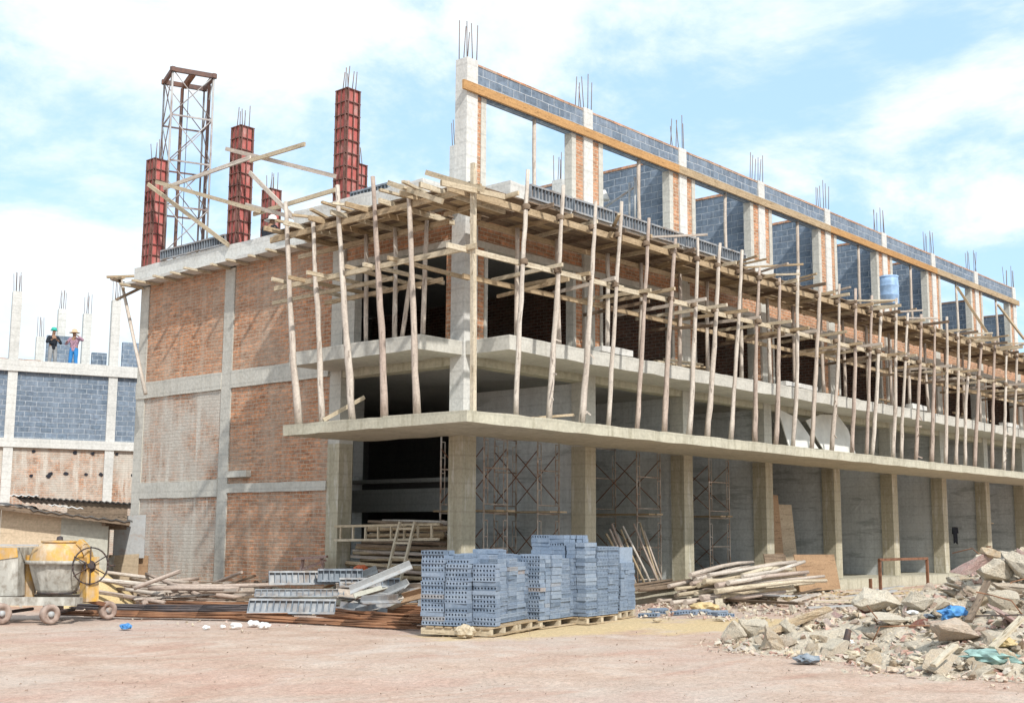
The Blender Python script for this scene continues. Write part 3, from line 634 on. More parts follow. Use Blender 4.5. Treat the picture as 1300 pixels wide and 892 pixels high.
one('loose_timber', MB().bar((.3,-1.4,ZC1+.06),(1.4,-1.75,ZC1+.2),.06,.05),'timber','short timber lying on the canopy just right of the corner','timber')

# items on the second floor behind the scaffold
for i,(qs,lb) in enumerate(((((981,519),(1004,531),(1024,570),(986,567)),'tapering white board leaning behind the canopy poles, left one'),(((1015,534),(1058,527),(1071,576),(1030,571)),'broad white board with rounded top leaning behind the canopy poles'))):
    pts = [on(*q,1,.1) for q in qs]
    if i: pts.insert(1, on(1036,526,1,.1)); pts.insert(3, on(1068,545,1,.1))
    pts = [V((p.x,-.35+.22*(p.z-ZC1),max(p.z,ZC1+.01))) for p in pts]
    one('white_board', MB().prism(pts,(0,.03,.0)),'white',lb,'board')
for i in range(16):
    x = R.choice((6.6,7.0,7.4,18.2,19,23,24,26,27.5))+R.uniform(-.4,.4); z = Z2T+.05+.05*(i%4)
    one('loose_timber', MB().bar((x-R.uniform(.4,.8),-.7+R.uniform(-.3,.3),z),(x+R.uniform(.4,.9),-.6+R.uniform(-.3,.3),z+R.uniform(0,.12)),.09,.04), ('timber_pale','timber')[i%2], 'loose board lying on the right second floor balcony', 'timber', group='loose boards on the right second floor balcony')
bp = on(1130,390,1,-.9); bp.z = 8.72
t = thing('barrel','blue plastic drum standing on the roof edge beside a column','barrel',bp)
MB().lathe(bp,[(.0,0),(.27,0),(.285,.03),(.285,.28),(.297,.3),(.285,.32),(.29,.58),(.3,.6),(.285,.62),(.28,.86),(.25,.9),(.0,.9)],24).build('drum','barrel',t)
MB().lathe(bp+V((0,0,.87)),[(.292,0),(.292,.05),(.27,.05)],24).build('rim','barrel',t)
bp = V((-.05,-.15,8.72))

# ------------------------------------------------------------------ ground floor: steel scaffold towers in the bays
def frame_bm(p, d, w, h, r=.021):
    """one welded scaffold frame: two legs, rungs and a ladder strip, standing at p along d"""
    p = V(p); d = V(d).normalized(); m = MB(); U = V((0,0,1))
    m.stick(p,p+U*h,r,r,6,1); m.stick(p+d*w,p+d*w+U*h,r,r,6,1)
    for f in (.99,.55,.1): m.stick(p+U*h*f,p+d*w+U*h*f,r*.8,r*.8,6,1)
    for s in (.12, w-.12):
        m.stick(p+d*s+U*h*.1,p+d*s+U*h*.9,r*.6,r*.6,5,1)
        for f in (.3,.5,.7,.9): m.stick(p+d*(s-.12 if s < w/2 else s)+U*h*f, p+d*(s if s < w/2 else w)+U*h*f, r*.6,r*.6,5,1)
    return m
def tower(x, y, label, lifts=2, w=.95, L=1.5, board=True, ang=0):
    t = thing('scaffold_tower', label, 'scaffold', (x,y,ZP), 'steel scaffold towers in the ground floor bays')
    ux = V((math.cos(ang),math.sin(ang),0)); uy = V((-ux.y,ux.x,0)); h = 1.72
    for l_ in range(lifts):
        z = ZP+l_*h
        for s in (0, L): frame_bm(V((x,y,z))+uy*s, ux, w, h).build('frame','frame',t)
        for s in (0, w):
            a = V((x,y,z+.2))+ux*s; MB().stick(a,a+uy*L+V((0,0,1.2)),.012,.012,5,1).build('cross_brace','rust',t); a2 = a+V((0,0,1.2)); MB().stick(a2,a+uy*L,.012,.012,5,1).build('cross_brace','rust',t)
    if board:
        for s in (.1,.45): a = V((x,y-.3,ZP+h+.03))+ux*(s+.1); MB().bar(a,a+uy*(L+.6),.25,.04).build('platform_board','timber',t)
tower(1.45,.75,'steel scaffold tower in the first bay right of the corner column',2,.75,1.3)
tower(3.05,.6,'slimmer steel scaffold tower near the second column in the corner bay',2,.75,1.3)
tower(6.75,.55,'rusty scaffold tower with boards in the second bay from the corner',2,1.0,1.4)
tower(10.4,.8,'scaffold tower in the third bay behind the pile of poles',2,1.0,1.5)
tower(25.6,1.5,'scaffold tower in the dark bay with hanging clothes',2,1.0,1.5,False)
tower(29.6,.9,'scaffold tower with a board in the farthest visible bay',2,1.0,1.5)
# plain timber and panels in the bays
for i,(xa,xb,yy_,yt,mt,lb) in enumerate(((982,993,.3,628,'ply','orange plywood sheet standing beside the fourth column from the corner'),(992.5,1010,.42,640,'ply_pale','pale board standing right of the orange plywood sheet'))):
    p = on(xa,690,1,yy_); q = on(xb,690,1,yy_); zt = on(xa,yt,1,yy_+.1).z
    one('plywood_sheet', MB().prism([(p.x,yy_-.1,ZP),(q.x,yy_-.1,ZP),(q.x,yy_+.1,zt),(p.x,yy_+.1,zt)],(0,.025,0)),mt,lb,'board')
p = on(1015,732,1,-.6); q = on(1066,731,1,-.6)
one('plywood_sheet', MB().prism([(p.x,-.62,ZP-.25),(q.x,-.62,ZP-.25),(q.x,-.45,1.02),(p.x,-.45,1.04)],(0,.025,0)),'ply','brown plywood sheet propped in front of the fourth column','board')
one('plywood_sheet', MB().prism([(p.x-1.1,-.3,ZP),(p.x+.05,-.3,ZP),(p.x+.05,-.15,1.05),(p.x-1.1,-.15,1.06)],(0,.025,0)),'timber_old','dark board behind the pile of poles beside the brown plywood','board')
# dark garments on a line in the seventh bay
a = on(1203,668,1,1.0); b_ = on(1250,668,1,1.0); ln = one('washing_line', MB().tube([a,a.lerp(b_,.5)-V((0,0,.06)),b_],.006,5),'dark','washing line across the dark far bay','washing line')
for i,(px,w,h) in enumerate(((1213,.42,.62),(1240,.32,.5))):
    p = on(px,669,1,1.0); m = MB(); m.prism([p+V((-w/2,0,0)),p+V((w/2,0,0)),p+V((w/2+.06,0,-.22)),p+V((w*.36,0,-.2)),p+V((w*.4,0,-h)),p+V((-.02,0,-h*.85)),p+V((-w*.35,0,-h*.95)),p+V((-w*.36,0,-.2)),p+V((-w/2-.06,0,-.25))],(0,.04,0))
    one('hanging_garment', m,'cloth_dark',('larger dark shirt hanging on the line in the far bay','smaller dark garment hanging beside the shirt in the far bay')[i],'garment')
# rusty gate frame at the right
a = on(1118,748,2,0); b0 = on(1178,742,1,a.y+.3)
m = MB(); p0 = V((a.x,a.y,0)); a = on(1118,748,1,-2.2); a.z = 0; c = on(1178,740,1,-2.2); d_ = V((c.x-a.x,0,0)); zt = on(1118,711,1,-2.2).z
m.bar(a,a+V((0,0,zt)),.07,.07); m.bar(a+d_,a+d_+V((0,0,zt)),.07,.07); m.bar(a+V((-.035,0,zt+.02)),a+d_+V((.035,0,zt+.02)),.07,.07); m.bar(a+V((-.6,.0,0)),a+V((-.6,0,.42)),.07,.07)
one('steel_barrier', m,'rust','rusty square steel frame standing on the ground before the grey bays','barrier')
# pale scaffold frame leaning beside the blocks
a = on(748,742,1,-.9); a.z=.02; c = on(786,738,1,-.75); W_ = c.x-a.x
m = MB(); U = V((0,.28,.96)).normalized(); X = V((1,0,0)); hh = 1.05
for s in (0,W_): m.stick(a+X*s,a+X*(s+(-.12 if s else .0))+U*hh,.022,.022,6,1)
for f in (.05,.36,.68,.97): m.stick(a+U*hh*f,a+X*(W_-.12*f)+U*hh*(f-.06),.02,.02,6,1)
for s in (.35,.65): m.stick(a+X*W_*s+U*.1,a+X*W_*s+U*hh*.9,.015,.015,6,1)
one('leaning_scaffold_frame', m,'galv','pale welded steel frame leaning beside the block stacks','scaffold_frame')
# bundles of props leaning behind it
for i in range(9):
    x = 5.4+.16*i; one('leaning_pole', MB().stick((x+R.uniform(-.1,.2),-.25,ZP-.2 if i%2 else ZP),(x-.5+R.uniform(-.2,.3),.15,1.5+R.uniform(0,.35)),.03,.028,6,3,.02), ('pole_pink','timber','pole')[i%3], 'thin pole leaning in the bay behind the pale steel frame', 'pole', group='thin poles leaning in the second bay')

# stored timber in the left opening
gS = 'stored timber piled in the left opening'
for i in range(96):
    l_ = i//8; x = .12+.55*R.random()+.03*l_; z = ZP+.06+l_*.128; y0 = .5+R.uniform(-.1,.5); y1 = 3.75-R.uniform(-.02,.3)-(.1*(l_-6) if l_>6 else 0)
    if R.random()<.5: y0 -= .0
    pa = V((x+R.uniform(-.3,.2),y0,z+R.uniform(-.04,.04))); pb = V((x+R.uniform(-.2,.3),y1,z+R.uniform(-.03,.06)))
    m = MB().stick(pa,pb,.045,.04,6,3,.02) if i%2 else MB().bar(pa,pb,.09,.06)
    one('stored_timber', m, ('timber_old','pole_pink','timber','timber','pole')[i%5], '%s timber stored in the %s layer of the pile in the left opening'%(('round','sawn')[(i+1)%2],nth(l_+1)), 'timber', group=gS)
def ladder(a,b_,w,label,n=9,mat='timber',up=(0,0,1)):
    a=V(a); b_=V(b_); d=(b_-a).normalized(); side = V(up); t=thing('ladder',label,'ladder',a)
    for s in (0,w): MB().bar(a+side*s,b_+side*s,.05,.05).build('rail',mat,t)
    for i in range(n): p=a.lerp(b_,(i+.5)/n); MB().bar(p,p+side*w,.04,.04).build('rung',mat,t)
ladder((-.15,3.7,1.4),(-.15,.5,1.45),.3,'wooden ladder lying on edge along the timber pile in the left opening',8,'timber_pale')
ladder((-.5,1.75,.35),(-.28,1.5,1.8),.4,'short wooden ladder leaning against the timber pile',5,'timber_pale',(.1,-1,0))
for i in range(12):
    z = ZP+.06+.09*(i//4); one('stored_timber', MB().bar((.7+R.uniform(0,.3),-.2+.12*(i%4),z),(3.7+R.uniform(-.3,.1),-.15+.12*(i%4)+R.uniform(-.1,.1),z+.02),.1,.06), ('timber','timber_pale','timber_old')[i%3], 'plank in the low stack between the first two columns', 'timber', group='low plank stack between the first two columns')

# ------------------------------------------------------------------ blocks on pallets
def block_mesh():
    L,D,H = .388,.188,.066; m = MB(); nh = 7; z1,z2 = H*.26,H*.74
    xs = [-L/2]; gap = L/nh
    for i in range(nh): c=-L/2+gap*(i+.5); xs += [c-gap*.25,c+gap*.25]
    xs.append(L/2); y=-D/2; dp=.05
    for i in range(len(xs)-1):
        a,b_=xs[i],xs[i+1]
        if i%2==0: m.face([(a,y,0),(b_,y,0),(b_,y,H),(a,y,H)])
        else:
            m.face([(a,y,0),(b_,y,0),(b_,y,z1),(a,y,z1)]); m.face([(a,y,z2),(b_,y,z2),(b_,y,H),(a,y,H)])
            c=[(a,y,z1),(b_,y,z1),(b_,y,z2),(a,y,z2)]; q=[(p[0],y+dp,p[2]) for p in c]; m.face(q)
            for j in range(4): k=(j+1)%4; m.face([c[j],c[k],q[k],q[j]])
    Y=D/2; x0,x1=-L/2,L/2
    m.face([(x1,Y,0),(x0,Y,0),(x0,Y,H),(x1,Y,H)]); m.face([(x0,Y,0),(x0,y,0),(x0,y,H),(x0,Y,H)]); m.face([(x1,y,0),(x1,Y,0),(x1,Y,H),(x1,y,H)])
    m.face([(x0,y,H),(x1,y,H),(x1,Y,H),(x0,Y,H)]); m.face([(x0,Y,0),(x1,Y,0),(x1,y,0),(x0,y,0)])
    return m
BM_ = block_mesh(); proto = BM_.build('hollow_block','loose'); BME = proto.data; bpy.data.objects.remove(proto)
def pallet(p, u, v, LU, LV, label):
    t = thing('pallet', label, 'pallet', p, 'wooden pallets under the blocks')
    P=lambda a,b_,z: V(p)+u*a+v*b_+V((0,0,z))
    for i in range(int(LV/.16)): b0=.02+i*.16; MB().bar(P(-.02,b0+.06,.12),P(LU,b0+.06,.12),.12,.022).build('deck_board','timber',t)
    for a in (.05,LU/2,LU-.05): MB().bar(P(a,0,.055),P(a,LV,.055),.09,.1).build('bearer','timber_pale',t)
    MB().bar(P(0,.01,.012),P(LU,.01,.012),.09,.02).build('bottom_board','timber',t)
cand=[]
def stack(p, ang, nu, nv, courses, who, pal=None, half=0):
    u=V((math.cos(ang),math.sin(ang),0)); v=V((-u.y,u.x,0)); p=V(p); z0=.135+gh(p.x,p.y)
    if pal: 
        n=max(1,round(nu*.4/1.15)); w=nu*.402/n
        for i in range(n): pallet(p+u*(w*i)+V((0,0,gh(p.x,p.y)-.01)),u,v,w-.06,nv*.4,pal if n==1 else pal+(', left one',', right one')[i])
    for i in range(nu):
        for j in range(nv):
            if 0: pass
            hgt = courses(i,j); ori = R.random()<(.8 if i==0 else .1); flip0 = R.random()<.4; lean=V((R.uniform(-.012,.012),R.uniform(-.012,.012),0)); cut=R.randrange(2,11)
            for c in range(hgt):
                fl = flip0 if c>cut else (R.random()<.16)
                if R.random()<.05: fl = not fl
                for b_ in (0,1):
                    if half and j==0 and b_==0: continue
                    ce = p+u*(.402*i+.2)+v*(.4*j+.2)+V((0,0,z0+c*.0685)) + lean*c*.25+V((R.uniform(-.013,.013),R.uniform(-.013,.013),0))
                    if ori: ce += u*(-.1+.2*b_); a=ang-math.pi/2
                    else: ce += v*(-.1+.2*b_); a=ang
                    vis = (j==0 and (ori or b_==0 or half)) or (i==0 and ((not ori) or b_==0)) or c==hgt-1 or (j>0 and c>=courses(i,j-1)) or (i>0 and c>=courses(i-1,j))
                    sc_ = 2 if vis and ((j==0 and (ori or b_==0 or half)) or i==0) else (1 if vis else 0)
                    cand.append((sc_, -(ce-CAM).length, ce, a+(math.pi if fl else 0)+R.uniform(-.04,.04), (who,i,j,c,b_,hgt,fl,nu,ori)))
hm={}
def crs(base, seed, var=1):
    def f(i,j):
        k=(seed,i,j)
        if k not in hm: hm[k]=base+random.Random(seed*31+i*7+j).randint(-var,var)+(1 if j else 0)
        return hm[k]
    return f
stack((-3.62,-4.12,0),math.radians(20),6,3,crs(15,1),'left','weathered pallet under the left block stack',1)
stack((-1.62,-3.42,0),math.radians(13),4,3,crs(15,2),'middle','weathered pallet under the middle block stack')
stack((-.28,-3.38,0),math.radians(8),3,3,crs(19,3),'tallest','weathered pallet under the tallest block stack')
stack((1.02,-3.15,0),math.radians(14),2,2,crs(13,4),'small right','small pallet under the short block stack on the right')
stack((-3.1,-2.6,0),math.radians(21),3,1,crs(16,5),'rear')
cand.sort(key=lambda q:(q[0],q[1]),reverse=True)
seen={}
for (s_,_,ce,a,(who,i,j,c,b_,hgt,fl,nu,ori)) in cand[:300]:
    o=bpy.data.objects.new('hollow_block',BME); COL.objects.link(o); o.location=ce; o.rotation_euler=(0,0,a)
    face = ('front pile' if j==0 else 'back pile'); 
    lab='block %s from top, %s front pile of %s stack%s'%(nth(hgt-c),nth(i+1),who,', inner' if b_ and not ori else '') if j==0 else 'block %s from top, %s pile back, end of %s stack%s'%(nth(hgt-c),nth(j+1),who,', inner' if b_ and not ori else '')
    if ori: lab += (', left half',', right half')[b_]
    tag(o,'grey hollow '+lab,'block','grey hollow blocks in the %s stack'%who)
m=MB()
for (s_,_,ce,a,_) in cand[300:]:
    ca,sa=math.cos(a),math.sin(a)
    L,D,H=.194,.094,.066
    src = BM_ if s_ else None
    if src:
        i0=len(m.v); m.v += [V((ce.x+q.x*ca-q.y*sa,ce.y+q.x*sa+q.y*ca,ce.z+q.z)) for q in src.v]
        for f,uv in zip(src.f,src.uv): m.f.append([k+i0 for k in f]); m.uv.append(uv); m.sm.append(False)
    else:
        m.hexa([V((ce.x+x*ca-y*sa,ce.y+x*sa+y*ca,ce.z+z)) for z in (0,H) for (x,y) in ((-L,-D),(L,-D),(L,D),(-L,D))])
o=m.build('stacked_blocks','loose'); tag(o,'remaining grey hollow blocks inside and behind the stacks','blocks',None,'stuff')
# upright block sheet on the short stack
one('form_panel', MB().box(1.3,1.72,-2.95,-2.88,.135+13*.0685,.135+13*.0685+.3),'loose','grey slab standing on edge on the short right block stack','slab')

# ------------------------------------------------------------------ pole pile right of the third column
gW='pale poles heaped before the third bay'
for i in range(46):
    l_=i//8; z=.08+.115*l_; x=5.9+R.uniform(-.6,.9)+.1*l_; y=-2.35+.19*(i%8)+R.uniform(-.1,.1)
    L=R.uniform(2.6,4.2)
    a=V((x-.2,y,z+R.uniform(-.03,.05))); b_=V((x+L,y+R.uniform(-.5,.5),z+.02+.05*l_*R.uniform(.2,1)+R.uniform(0,.14)))
    one('loose_pole', MB().stick(a,b_,R.uniform(.045,.065),R.uniform(.035,.05),7,4,.04), ('pole','timber_pale','pole','timber_pale','pole_pink')[i%5], 'pale wooden pole in the %s layer of the heap before the third bay'%nth(l_+1), 'pole', group=gW)
for i in range(7):
    x=4.2+R.uniform(-.3,.3); one('loose_pole', MB().stick((x,-1.1+.12*i,ZP+.05),(x+3.2+R.uniform(-.4,.4),-.9+.1*i,ZP+.1+.05*(i%3)),.04,.035,6,3,.03),'timber_old','dark pole lying on the floor edge before the second bay','pole',group='dark poles before the second bay')
for i in range(9):
    x=8.7+.2*i; one('loose_pole', MB().stick((x,.6+.12*i,ZP+.05+.05*(i%3)),(x+3.0,.5+.15*i,ZP+.25+.06*(i%4)),.045,.04,6,3,.03),'timber_old','dark pole lying on the floor inside the third bay','pole',group='dark poles inside the third bay')

# ------------------------------------------------------------------ left foreground: rebar, poles, metal forms, junk
def bundle(name,a,b_,r,n,mat,label,rr=.011,sag=.05):
    a=V(a); b_=V(b_); d=(b_-a).normalized(); s=d.cross(V((0,0,1))).normalized(); m=MB()
    for i in range(n):
        t=R.random()*6.28; q=r*math.sqrt(R.random()); o=s*(math.cos(t)*q*1.7)+V((0,0,abs(math.sin(t))*q+rr)); e0=R.uniform(-.5,.3); e1=R.uniform(-.4,.6)
        pts=[a+o+d*e0, a.lerp(b_,.33)+o*R.uniform(.7,1.1)+s*R.uniform(-.05,.05), a.lerp(b_,.66)+o*R.uniform(.7,1.15)+s*R.uniform(-.06,.06), b_+o*R.uniform(.7,1.6)+d*e1]
        m.tube([V((p.x,p.y,max(p.z,gh(p.x,p.y)+rr))) for p in pts],rr,4)
    return one(name,m,mat,label,'rebar',org=(a.x,a.y,0))
G=lambda px,py: (lambda p: V((p.x,p.y,gh(p.x,p.y))))(on(px,py,2,0))
bundle('rebar_bundle',G(118,774),G(330,778),.13,60,'rebar_dark','dark bent rebar bundle lying behind the rusty ones')
bundle('rebar_bundle',G(210,772),G(560,783),.17,80,'rebar_rust','rusty brown rebar bundle below the brick wall')
bundle('rebar_bundle',G(100,784),G(330,786),.10,50,'rebar_rust','low rusty rebar bundle nearest the concrete mixer')
bundle('rebar_bundle',G(320,787),G(505,797),.08,40,'rebar_rust','thin rusty rebar bundle in front of the steel forms')
bundle('rebar_bundle',G(430,784),G(575,792),.14,60,'rebar_rust','rusty rebar bundle running in behind the left block stack')
gL='weathered poles heaped below the brick wall'
for i in range(64):
    a=G(R.uniform(150,345),R.uniform(757,773)); L=R.uniform(.8,2.8); ang=R.choice((R.uniform(-1.0,-.5),R.uniform(-1.6,.1),R.uniform(.2,1.5),R.uniform(1.8,2.8)))
    d=V((math.cos(ang),math.sin(ang),0)); z=.06+.075*(i%6); b_=a+d*L
    if b_.x>-.3: b_.x=-.35
    one('loose_pole', (MB().stick if i%2 else MB().bar)(a+V((0,0,z)),b_+V((0,0,z+R.choice((R.uniform(-.03,.1),R.uniform(.05,.38))))),R.uniform(.04,.06) if i%2 else .1,R.uniform(.035,.05)), ('pole','pole_pink','timber_old','pole')[i%4], '%s lying in the heap below the brick wall'%('round pole' if i%2 else 'sawn board')+(', %s'%('grey-beige','reddish','dark brown','pale grey')[i%4]), 'pole', group=gL)
ladder(G(158,766)+V((0,0,.35)),G(300,774)+V((0,0,.42)),.34,'long wooden ladder lying on the heap below the brick wall',9,'pole',(LAT*.1+DEP*.9))
for i,(a,b_) in enumerate((((335,758),(300,738)),((283,744),(300,768)),((236,750),(262,738)))):
    one('loose_timber',MB().bar(G(*a)+V((0,0,.25)),G(*a)+V((0,0,.3))+(LAT*((b_[0]-a[0])*.015)+V((0,0,abs(b_[1]-a[1])*.014))),.07,.06),'timber_old',('brown timber jutting up from the heap, rightmost','short brown timber standing in the heap below the brick wall','timber end jutting up at the left of the heap')[i],'timber')
# steel forms thrown on the rebar
def lay(px,py,ang,L,h,z,label,lean,mat='form'):
    p=G(px,py)+V((0,0,z)); return panel(p,(math.cos(ang),math.sin(ang),0),L,h,label,'steel form panels dumped by the rebar',.07,lean,mat)
AN=-math.pi/2+YAW
lay(314,786,AN-.05,1.6,.3,.12,'lowest ribbed steel form panel in the dump by the rebar',-.6)
lay(322,781,AN+.16,1.7,.32,.36,'second ribbed steel form panel lying in the dump',-2.2)
lay(340,776,AN+.3,1.4,.3,.55,'ribbed steel form panel tilted on top of the dump',-.5)
lay(402,776,AN+.1,.9,.26,.6,'dark ribbed steel form panel at the top right of the dump',-.2,'form_rib')
lay(430,778,AN+.2,1.2,.22,.5,'ribbed steel form panel sloping right of the dump',-.7,'form')
gJ='bent sheet pieces dumped beside the block stacks'
for i in range(34):
    p=G(R.uniform(400,535),R.uniform(770,788))+V((0,0,R.uniform(.08,.45))); a=AN+R.uniform(-.7,.9); L=R.uniform(.5,1.25); w=R.uniform(.1,.26); d=V((math.cos(a),math.sin(a),R.uniform(-.12,.45))).normalized(); s=V((-d.y,d.x,R.uniform(-.5,.9))).normalized()
    m=MB(); m.prism([p,p+d*L,p+d*L*.98+s*w,p+s*w*.9],d.cross(s)*.02); m.prism([p+s*w*.9,p+d*L*.98+s*w,p+d*L*.97+s*w*1.05+d.cross(s)*.12,p+s*w*.95+d.cross(s)*.12],s*.015)
    mt=('galv','ply','pole','form','wallsheet')[i%5]
    one('sheet_scrap',m,mt,'%s dumped beside the left block stack'%('bent galvanised sheet','brown plywood scrap','grey-beige board offcut','grey steel trough','cement sheet scrap')[i%5],'scrap',group=gJ)
p=G(487,742); p=G(457,772)+V((0,0,.72))
def crumple(name,p,r,mat,label,cat='bag',sq=.55,st=(1,1)):
    m=MB(); bm=bmesh.new(); bmesh.ops.create_icosphere(bm,subdivisions=3,radius=1.0); idx=[]
    for v in bm.verts:
        n=v.co.normalized(); k=1+.45*noise.noise(n*2.3+V((p.x,p.y,1)))+.25*noise.noise(n*6+V((p.y,p.x,3))); q=n*k*r; idx.append(len(m.v)); m.v.append(V(p)+V((q.x*st[0],q.y*st[1],max(0,q.z*sq+r*sq*.7))))
    for f in bm.faces: m.face(None,None,False,[v.index for v in f.verts])
    bm.free(); return one(name,m,mat,label,cat,org=p)
crumple('orange_scrap',p,.16,'orange','crumpled orange plastic lying on the steel dump','scrap')
p=G(395,768)+V((0,0,.62)); m=MB()
for k in (-.25,.25):
    m.bar(p+LAT*k,p+LAT*(k*.8)+V((0,0,.42)),.05,.06); 
m.bar(p-LAT*.4+V((0,0,.38)),p+LAT*.32+V((0,0,.43)),.3,.05); m.bar(p-LAT*.35+V((0,0,.1)),p+LAT*.3+V((0,0,.35)),.06,.05)
one('sawhorse',m,'rock_pink','small pink-painted wooden stool upturned behind the steel forms','stool')
crumple('plastic_bag',G(160,797),.09,'bag_blue','small crumpled blue bag on the dirt near the rebar')
for i,px in enumerate((262,283,300,322,335,505)): crumple('stone',G(px,795+R.uniform(-2,3)),R.uniform(.05,.11),'bag_white','small white plastic scrap on the dirt before the rebar','scrap')['group']='white scraps before the rebar'
crumple('cement_sack',G(590,808),.15,'timber_pale','crumpled beige sack on the sand before the left pallet','sack',.7); crumple('plastic_bag',G(612,805),.13,'form_rib','flattened dark grey bag beside the beige sack','bag',.25,(1.4,.8))
crumple('plastic_sheet',G(490,762)+V((0,0,.75)),.22,'bag_white','white crumpled sheet draped left of the block stacks','sheet',.8)
crumple('plastic_bag',G(157,752)+V((0,0,.25)),.2,'bag_blue','blue plastic tangled in the heap right of the sand','bag',.4)
crumple('cement_sack',G(158,742)+V((0,0,.4)),.16,'bag_white','white sack standing against the corner column','sack',1.2)
m=MB(); pts=[G(150,758)+V((0,0,.35)),G(165,752)+V((0,0,.42)),G(178,757)+V((0,0,.36)),G(190,753)+V((0,0,.45)),G(205,760)+V((0,0,.3))]; m.tube(pts,.015,5)
one('hose',m,'dark','black hose lying over the heap right of the sand','hose')

# ------------------------------------------------------------------ concrete mixer
S=21.2/FPX; mo=G(57,791); q=lambda px,py,dz=0: mo+LAT*((px-57)*S)+V((0,0,(790-py)*S))+DEP*dz
mx=thing('concrete_mixer','old yellow and grey concrete mixer on small wheels at the left','concrete mixer',mo)
cx=q(55,790,.55); sm_=S
bowl=MB().lathe(cx,[(.0,.50),(.33,.50),(.36,.54),(.42,.72),(.50,.98),(.52,1.0)],14,jit=.012,sm=False).build('bowl','mixgrey',mx)
MB().lathe(cx,[(.52,.99),(.56,.99),(.56,1.05),(.50,1.05)],28).build('rim','mixgrey',bowl)
dome=MB().lathe(cx,[(.50,1.05),(.485,1.14),(.44,1.25),(.36,1.33),(.25,1.36)],28,jit=.01).build('dome','yellow',mx)
MB().lathe(cx,[(.28,1.355),(.31,1.36),(.31,1.39),(.22,1.40)],24).build('mouth_ring','yellow',dome)
MB().lathe(cx+V((0,0,1.39)),[(.0,.09),(.05,.07),(.06,.0)],12).build('knob','dark',mx)
MB().lathe(cx,[(.0,.47),(.34,.47),(.34,.50),(.0,.5)],20).build('drum_base','dark',mx)
# chassis, posts, yoke, engine housing
MB().bar(q(-35,763),q(95,763),.12,.14).build('chassis_rail','mixgrey',mx); MB().bar(q(-35,763,1.0),q(95,763,1.0),.12,.14).build('chassis_rail','mixgrey',mx)
for px in (18,90): MB().bar(q(px,763,0),q(px,763,1.0),.1,.1).build('cross_member','mixgrey',mx)
MB().bar(q(20,763,.5),q(19,706,.5),.1,.16).build('post','yellow',mx)
MB().bar(q(99,765,.5),q(97,708,.5),.22,.24).build('post','yellow',mx)
yk=MB(); pts=[q(82,688,.5),q(89,694,.5),q(94,702,.5),q(97,712,.5)]
for a,b_ in zip(pts[:-1],pts[1:]): yk.bar(a,b_,.2,.1)
yk.build('yoke','yellow',mx)
hs=MB(); hs.hexa([q(-40,757,.1),q(17,757,.1),q(17,757,.95),q(-40,757,.95),q(-40,696,.1),q(14,696,.1),q(14,696,.95),q(-40,696,.95)]); hs.build('engine_housing','mixgrey',mx)
MB().hexa([q(-41,712,.085),q(15,712,.085),q(15,712,.5),q(-41,712,.5),q(-41,694,.085),q(13,694,.085),q(13,694,.5),q(-41,694,.5)]) if 0 else None
pp=MB(); pp.prism([q(-40,716,.09),q(15,708,.09),q(13,696,.09),q(-40,696,.09)],DEP*-.012); pp.build('orange_panel','yellow',mx)
MB().bar(q(-40,693,.1),q(40,693,.1),.03,.03).build('bar','galv',mx)
# hand wheel
wc=q(102,719,.35); ax=(-DEP*.9+LAT*.75).normalized(); hw=MB(); sv=ax.cross(V((0,0,1))).normalized(); rim=[wc+(sv*math.cos(t)+V((0,0,1))*math.sin(t))*.315 for t in [2*math.pi*i/28 for i in range(29)]]
hw.tube(rim,.014,6); w_=hw.build('handwheel','dark',mx); sp=MB()
for i in range(3): t=math.pi*i/3+.5; e=(sv*math.cos(t)+V((0,0,1))*math.sin(t))*.34; sp.stick(wc-e,wc+e,.011,.011,5,1)
sp.build('spokes','dark',w_); MB().stick(wc-ax*.25,wc+ax*.05,.05,.05,10,1).build('hub','dark',w_)
e=sv*(.34 if sv.dot(LAT)>0 else -.34); MB().stick(wc+e,wc+e+ax*.02+sv*(.1 if sv.dot(LAT)>0 else -.1),.014,.014,6,1).build('handle','dark',w_)
MB().lathe(q(98,720,.42),[(.0,0),(.10,0),(.11,.05),(.0,.05)],16,ax=ax).build('gear_wheel','dark',mx)
for i,(px,dz,r) in enumerate(((66,-.12,.165),(4,-.12,.175),(37,1.1,.175),(112,1.0,.16))):
    wx=(LAT*.75-DEP*.66).normalized(); c=mo+LAT*((px-57)*S)+DEP*dz; c.z=gh(c.x,c.y)+r
    w_=MB().lathe(c-wx*.05,[(.0,0.02),(r*.55,.02),(r*.6,-.02),(r*.9,-.03),(r,-.01),(r,.1),(r*.9,.12),(r*.6,.11),(r*.5,.07),(.0,.07)],22,ax=wx).build('wheel','wheel',mx)
    MB().lathe(c-wx*.07,[(.0,-.03),(.045,-.03),(.05,.14),(.0,.14)],12,ax=wx).build('hub','galv',w_)
for px,dzs in ((66,(-.12,1.1)),(4,(-.12,1.1))): MB().stick(mo+LAT*((px-57)*S)+DEP*dzs[0]+V((0,0,.17)),mo+LAT*((px-57)*S*.9)+DEP*dzs[1]+V((0,0,.17)),.03,.03,8,1).build('axle','dark',mx)
MB().bar(q(95,763,.5),q(112,772,1.0),.07,.07).build('tow_bar','rust',mx)
for px,py in ((66,765),(4,765)): a=mo+LAT*((px-57)*S)+V((0,0,.17)); MB().bar(a+DEP*.1,a+DEP*.1+V((0,0,.2)),.06,.06).build('leg','mixgrey',mx)
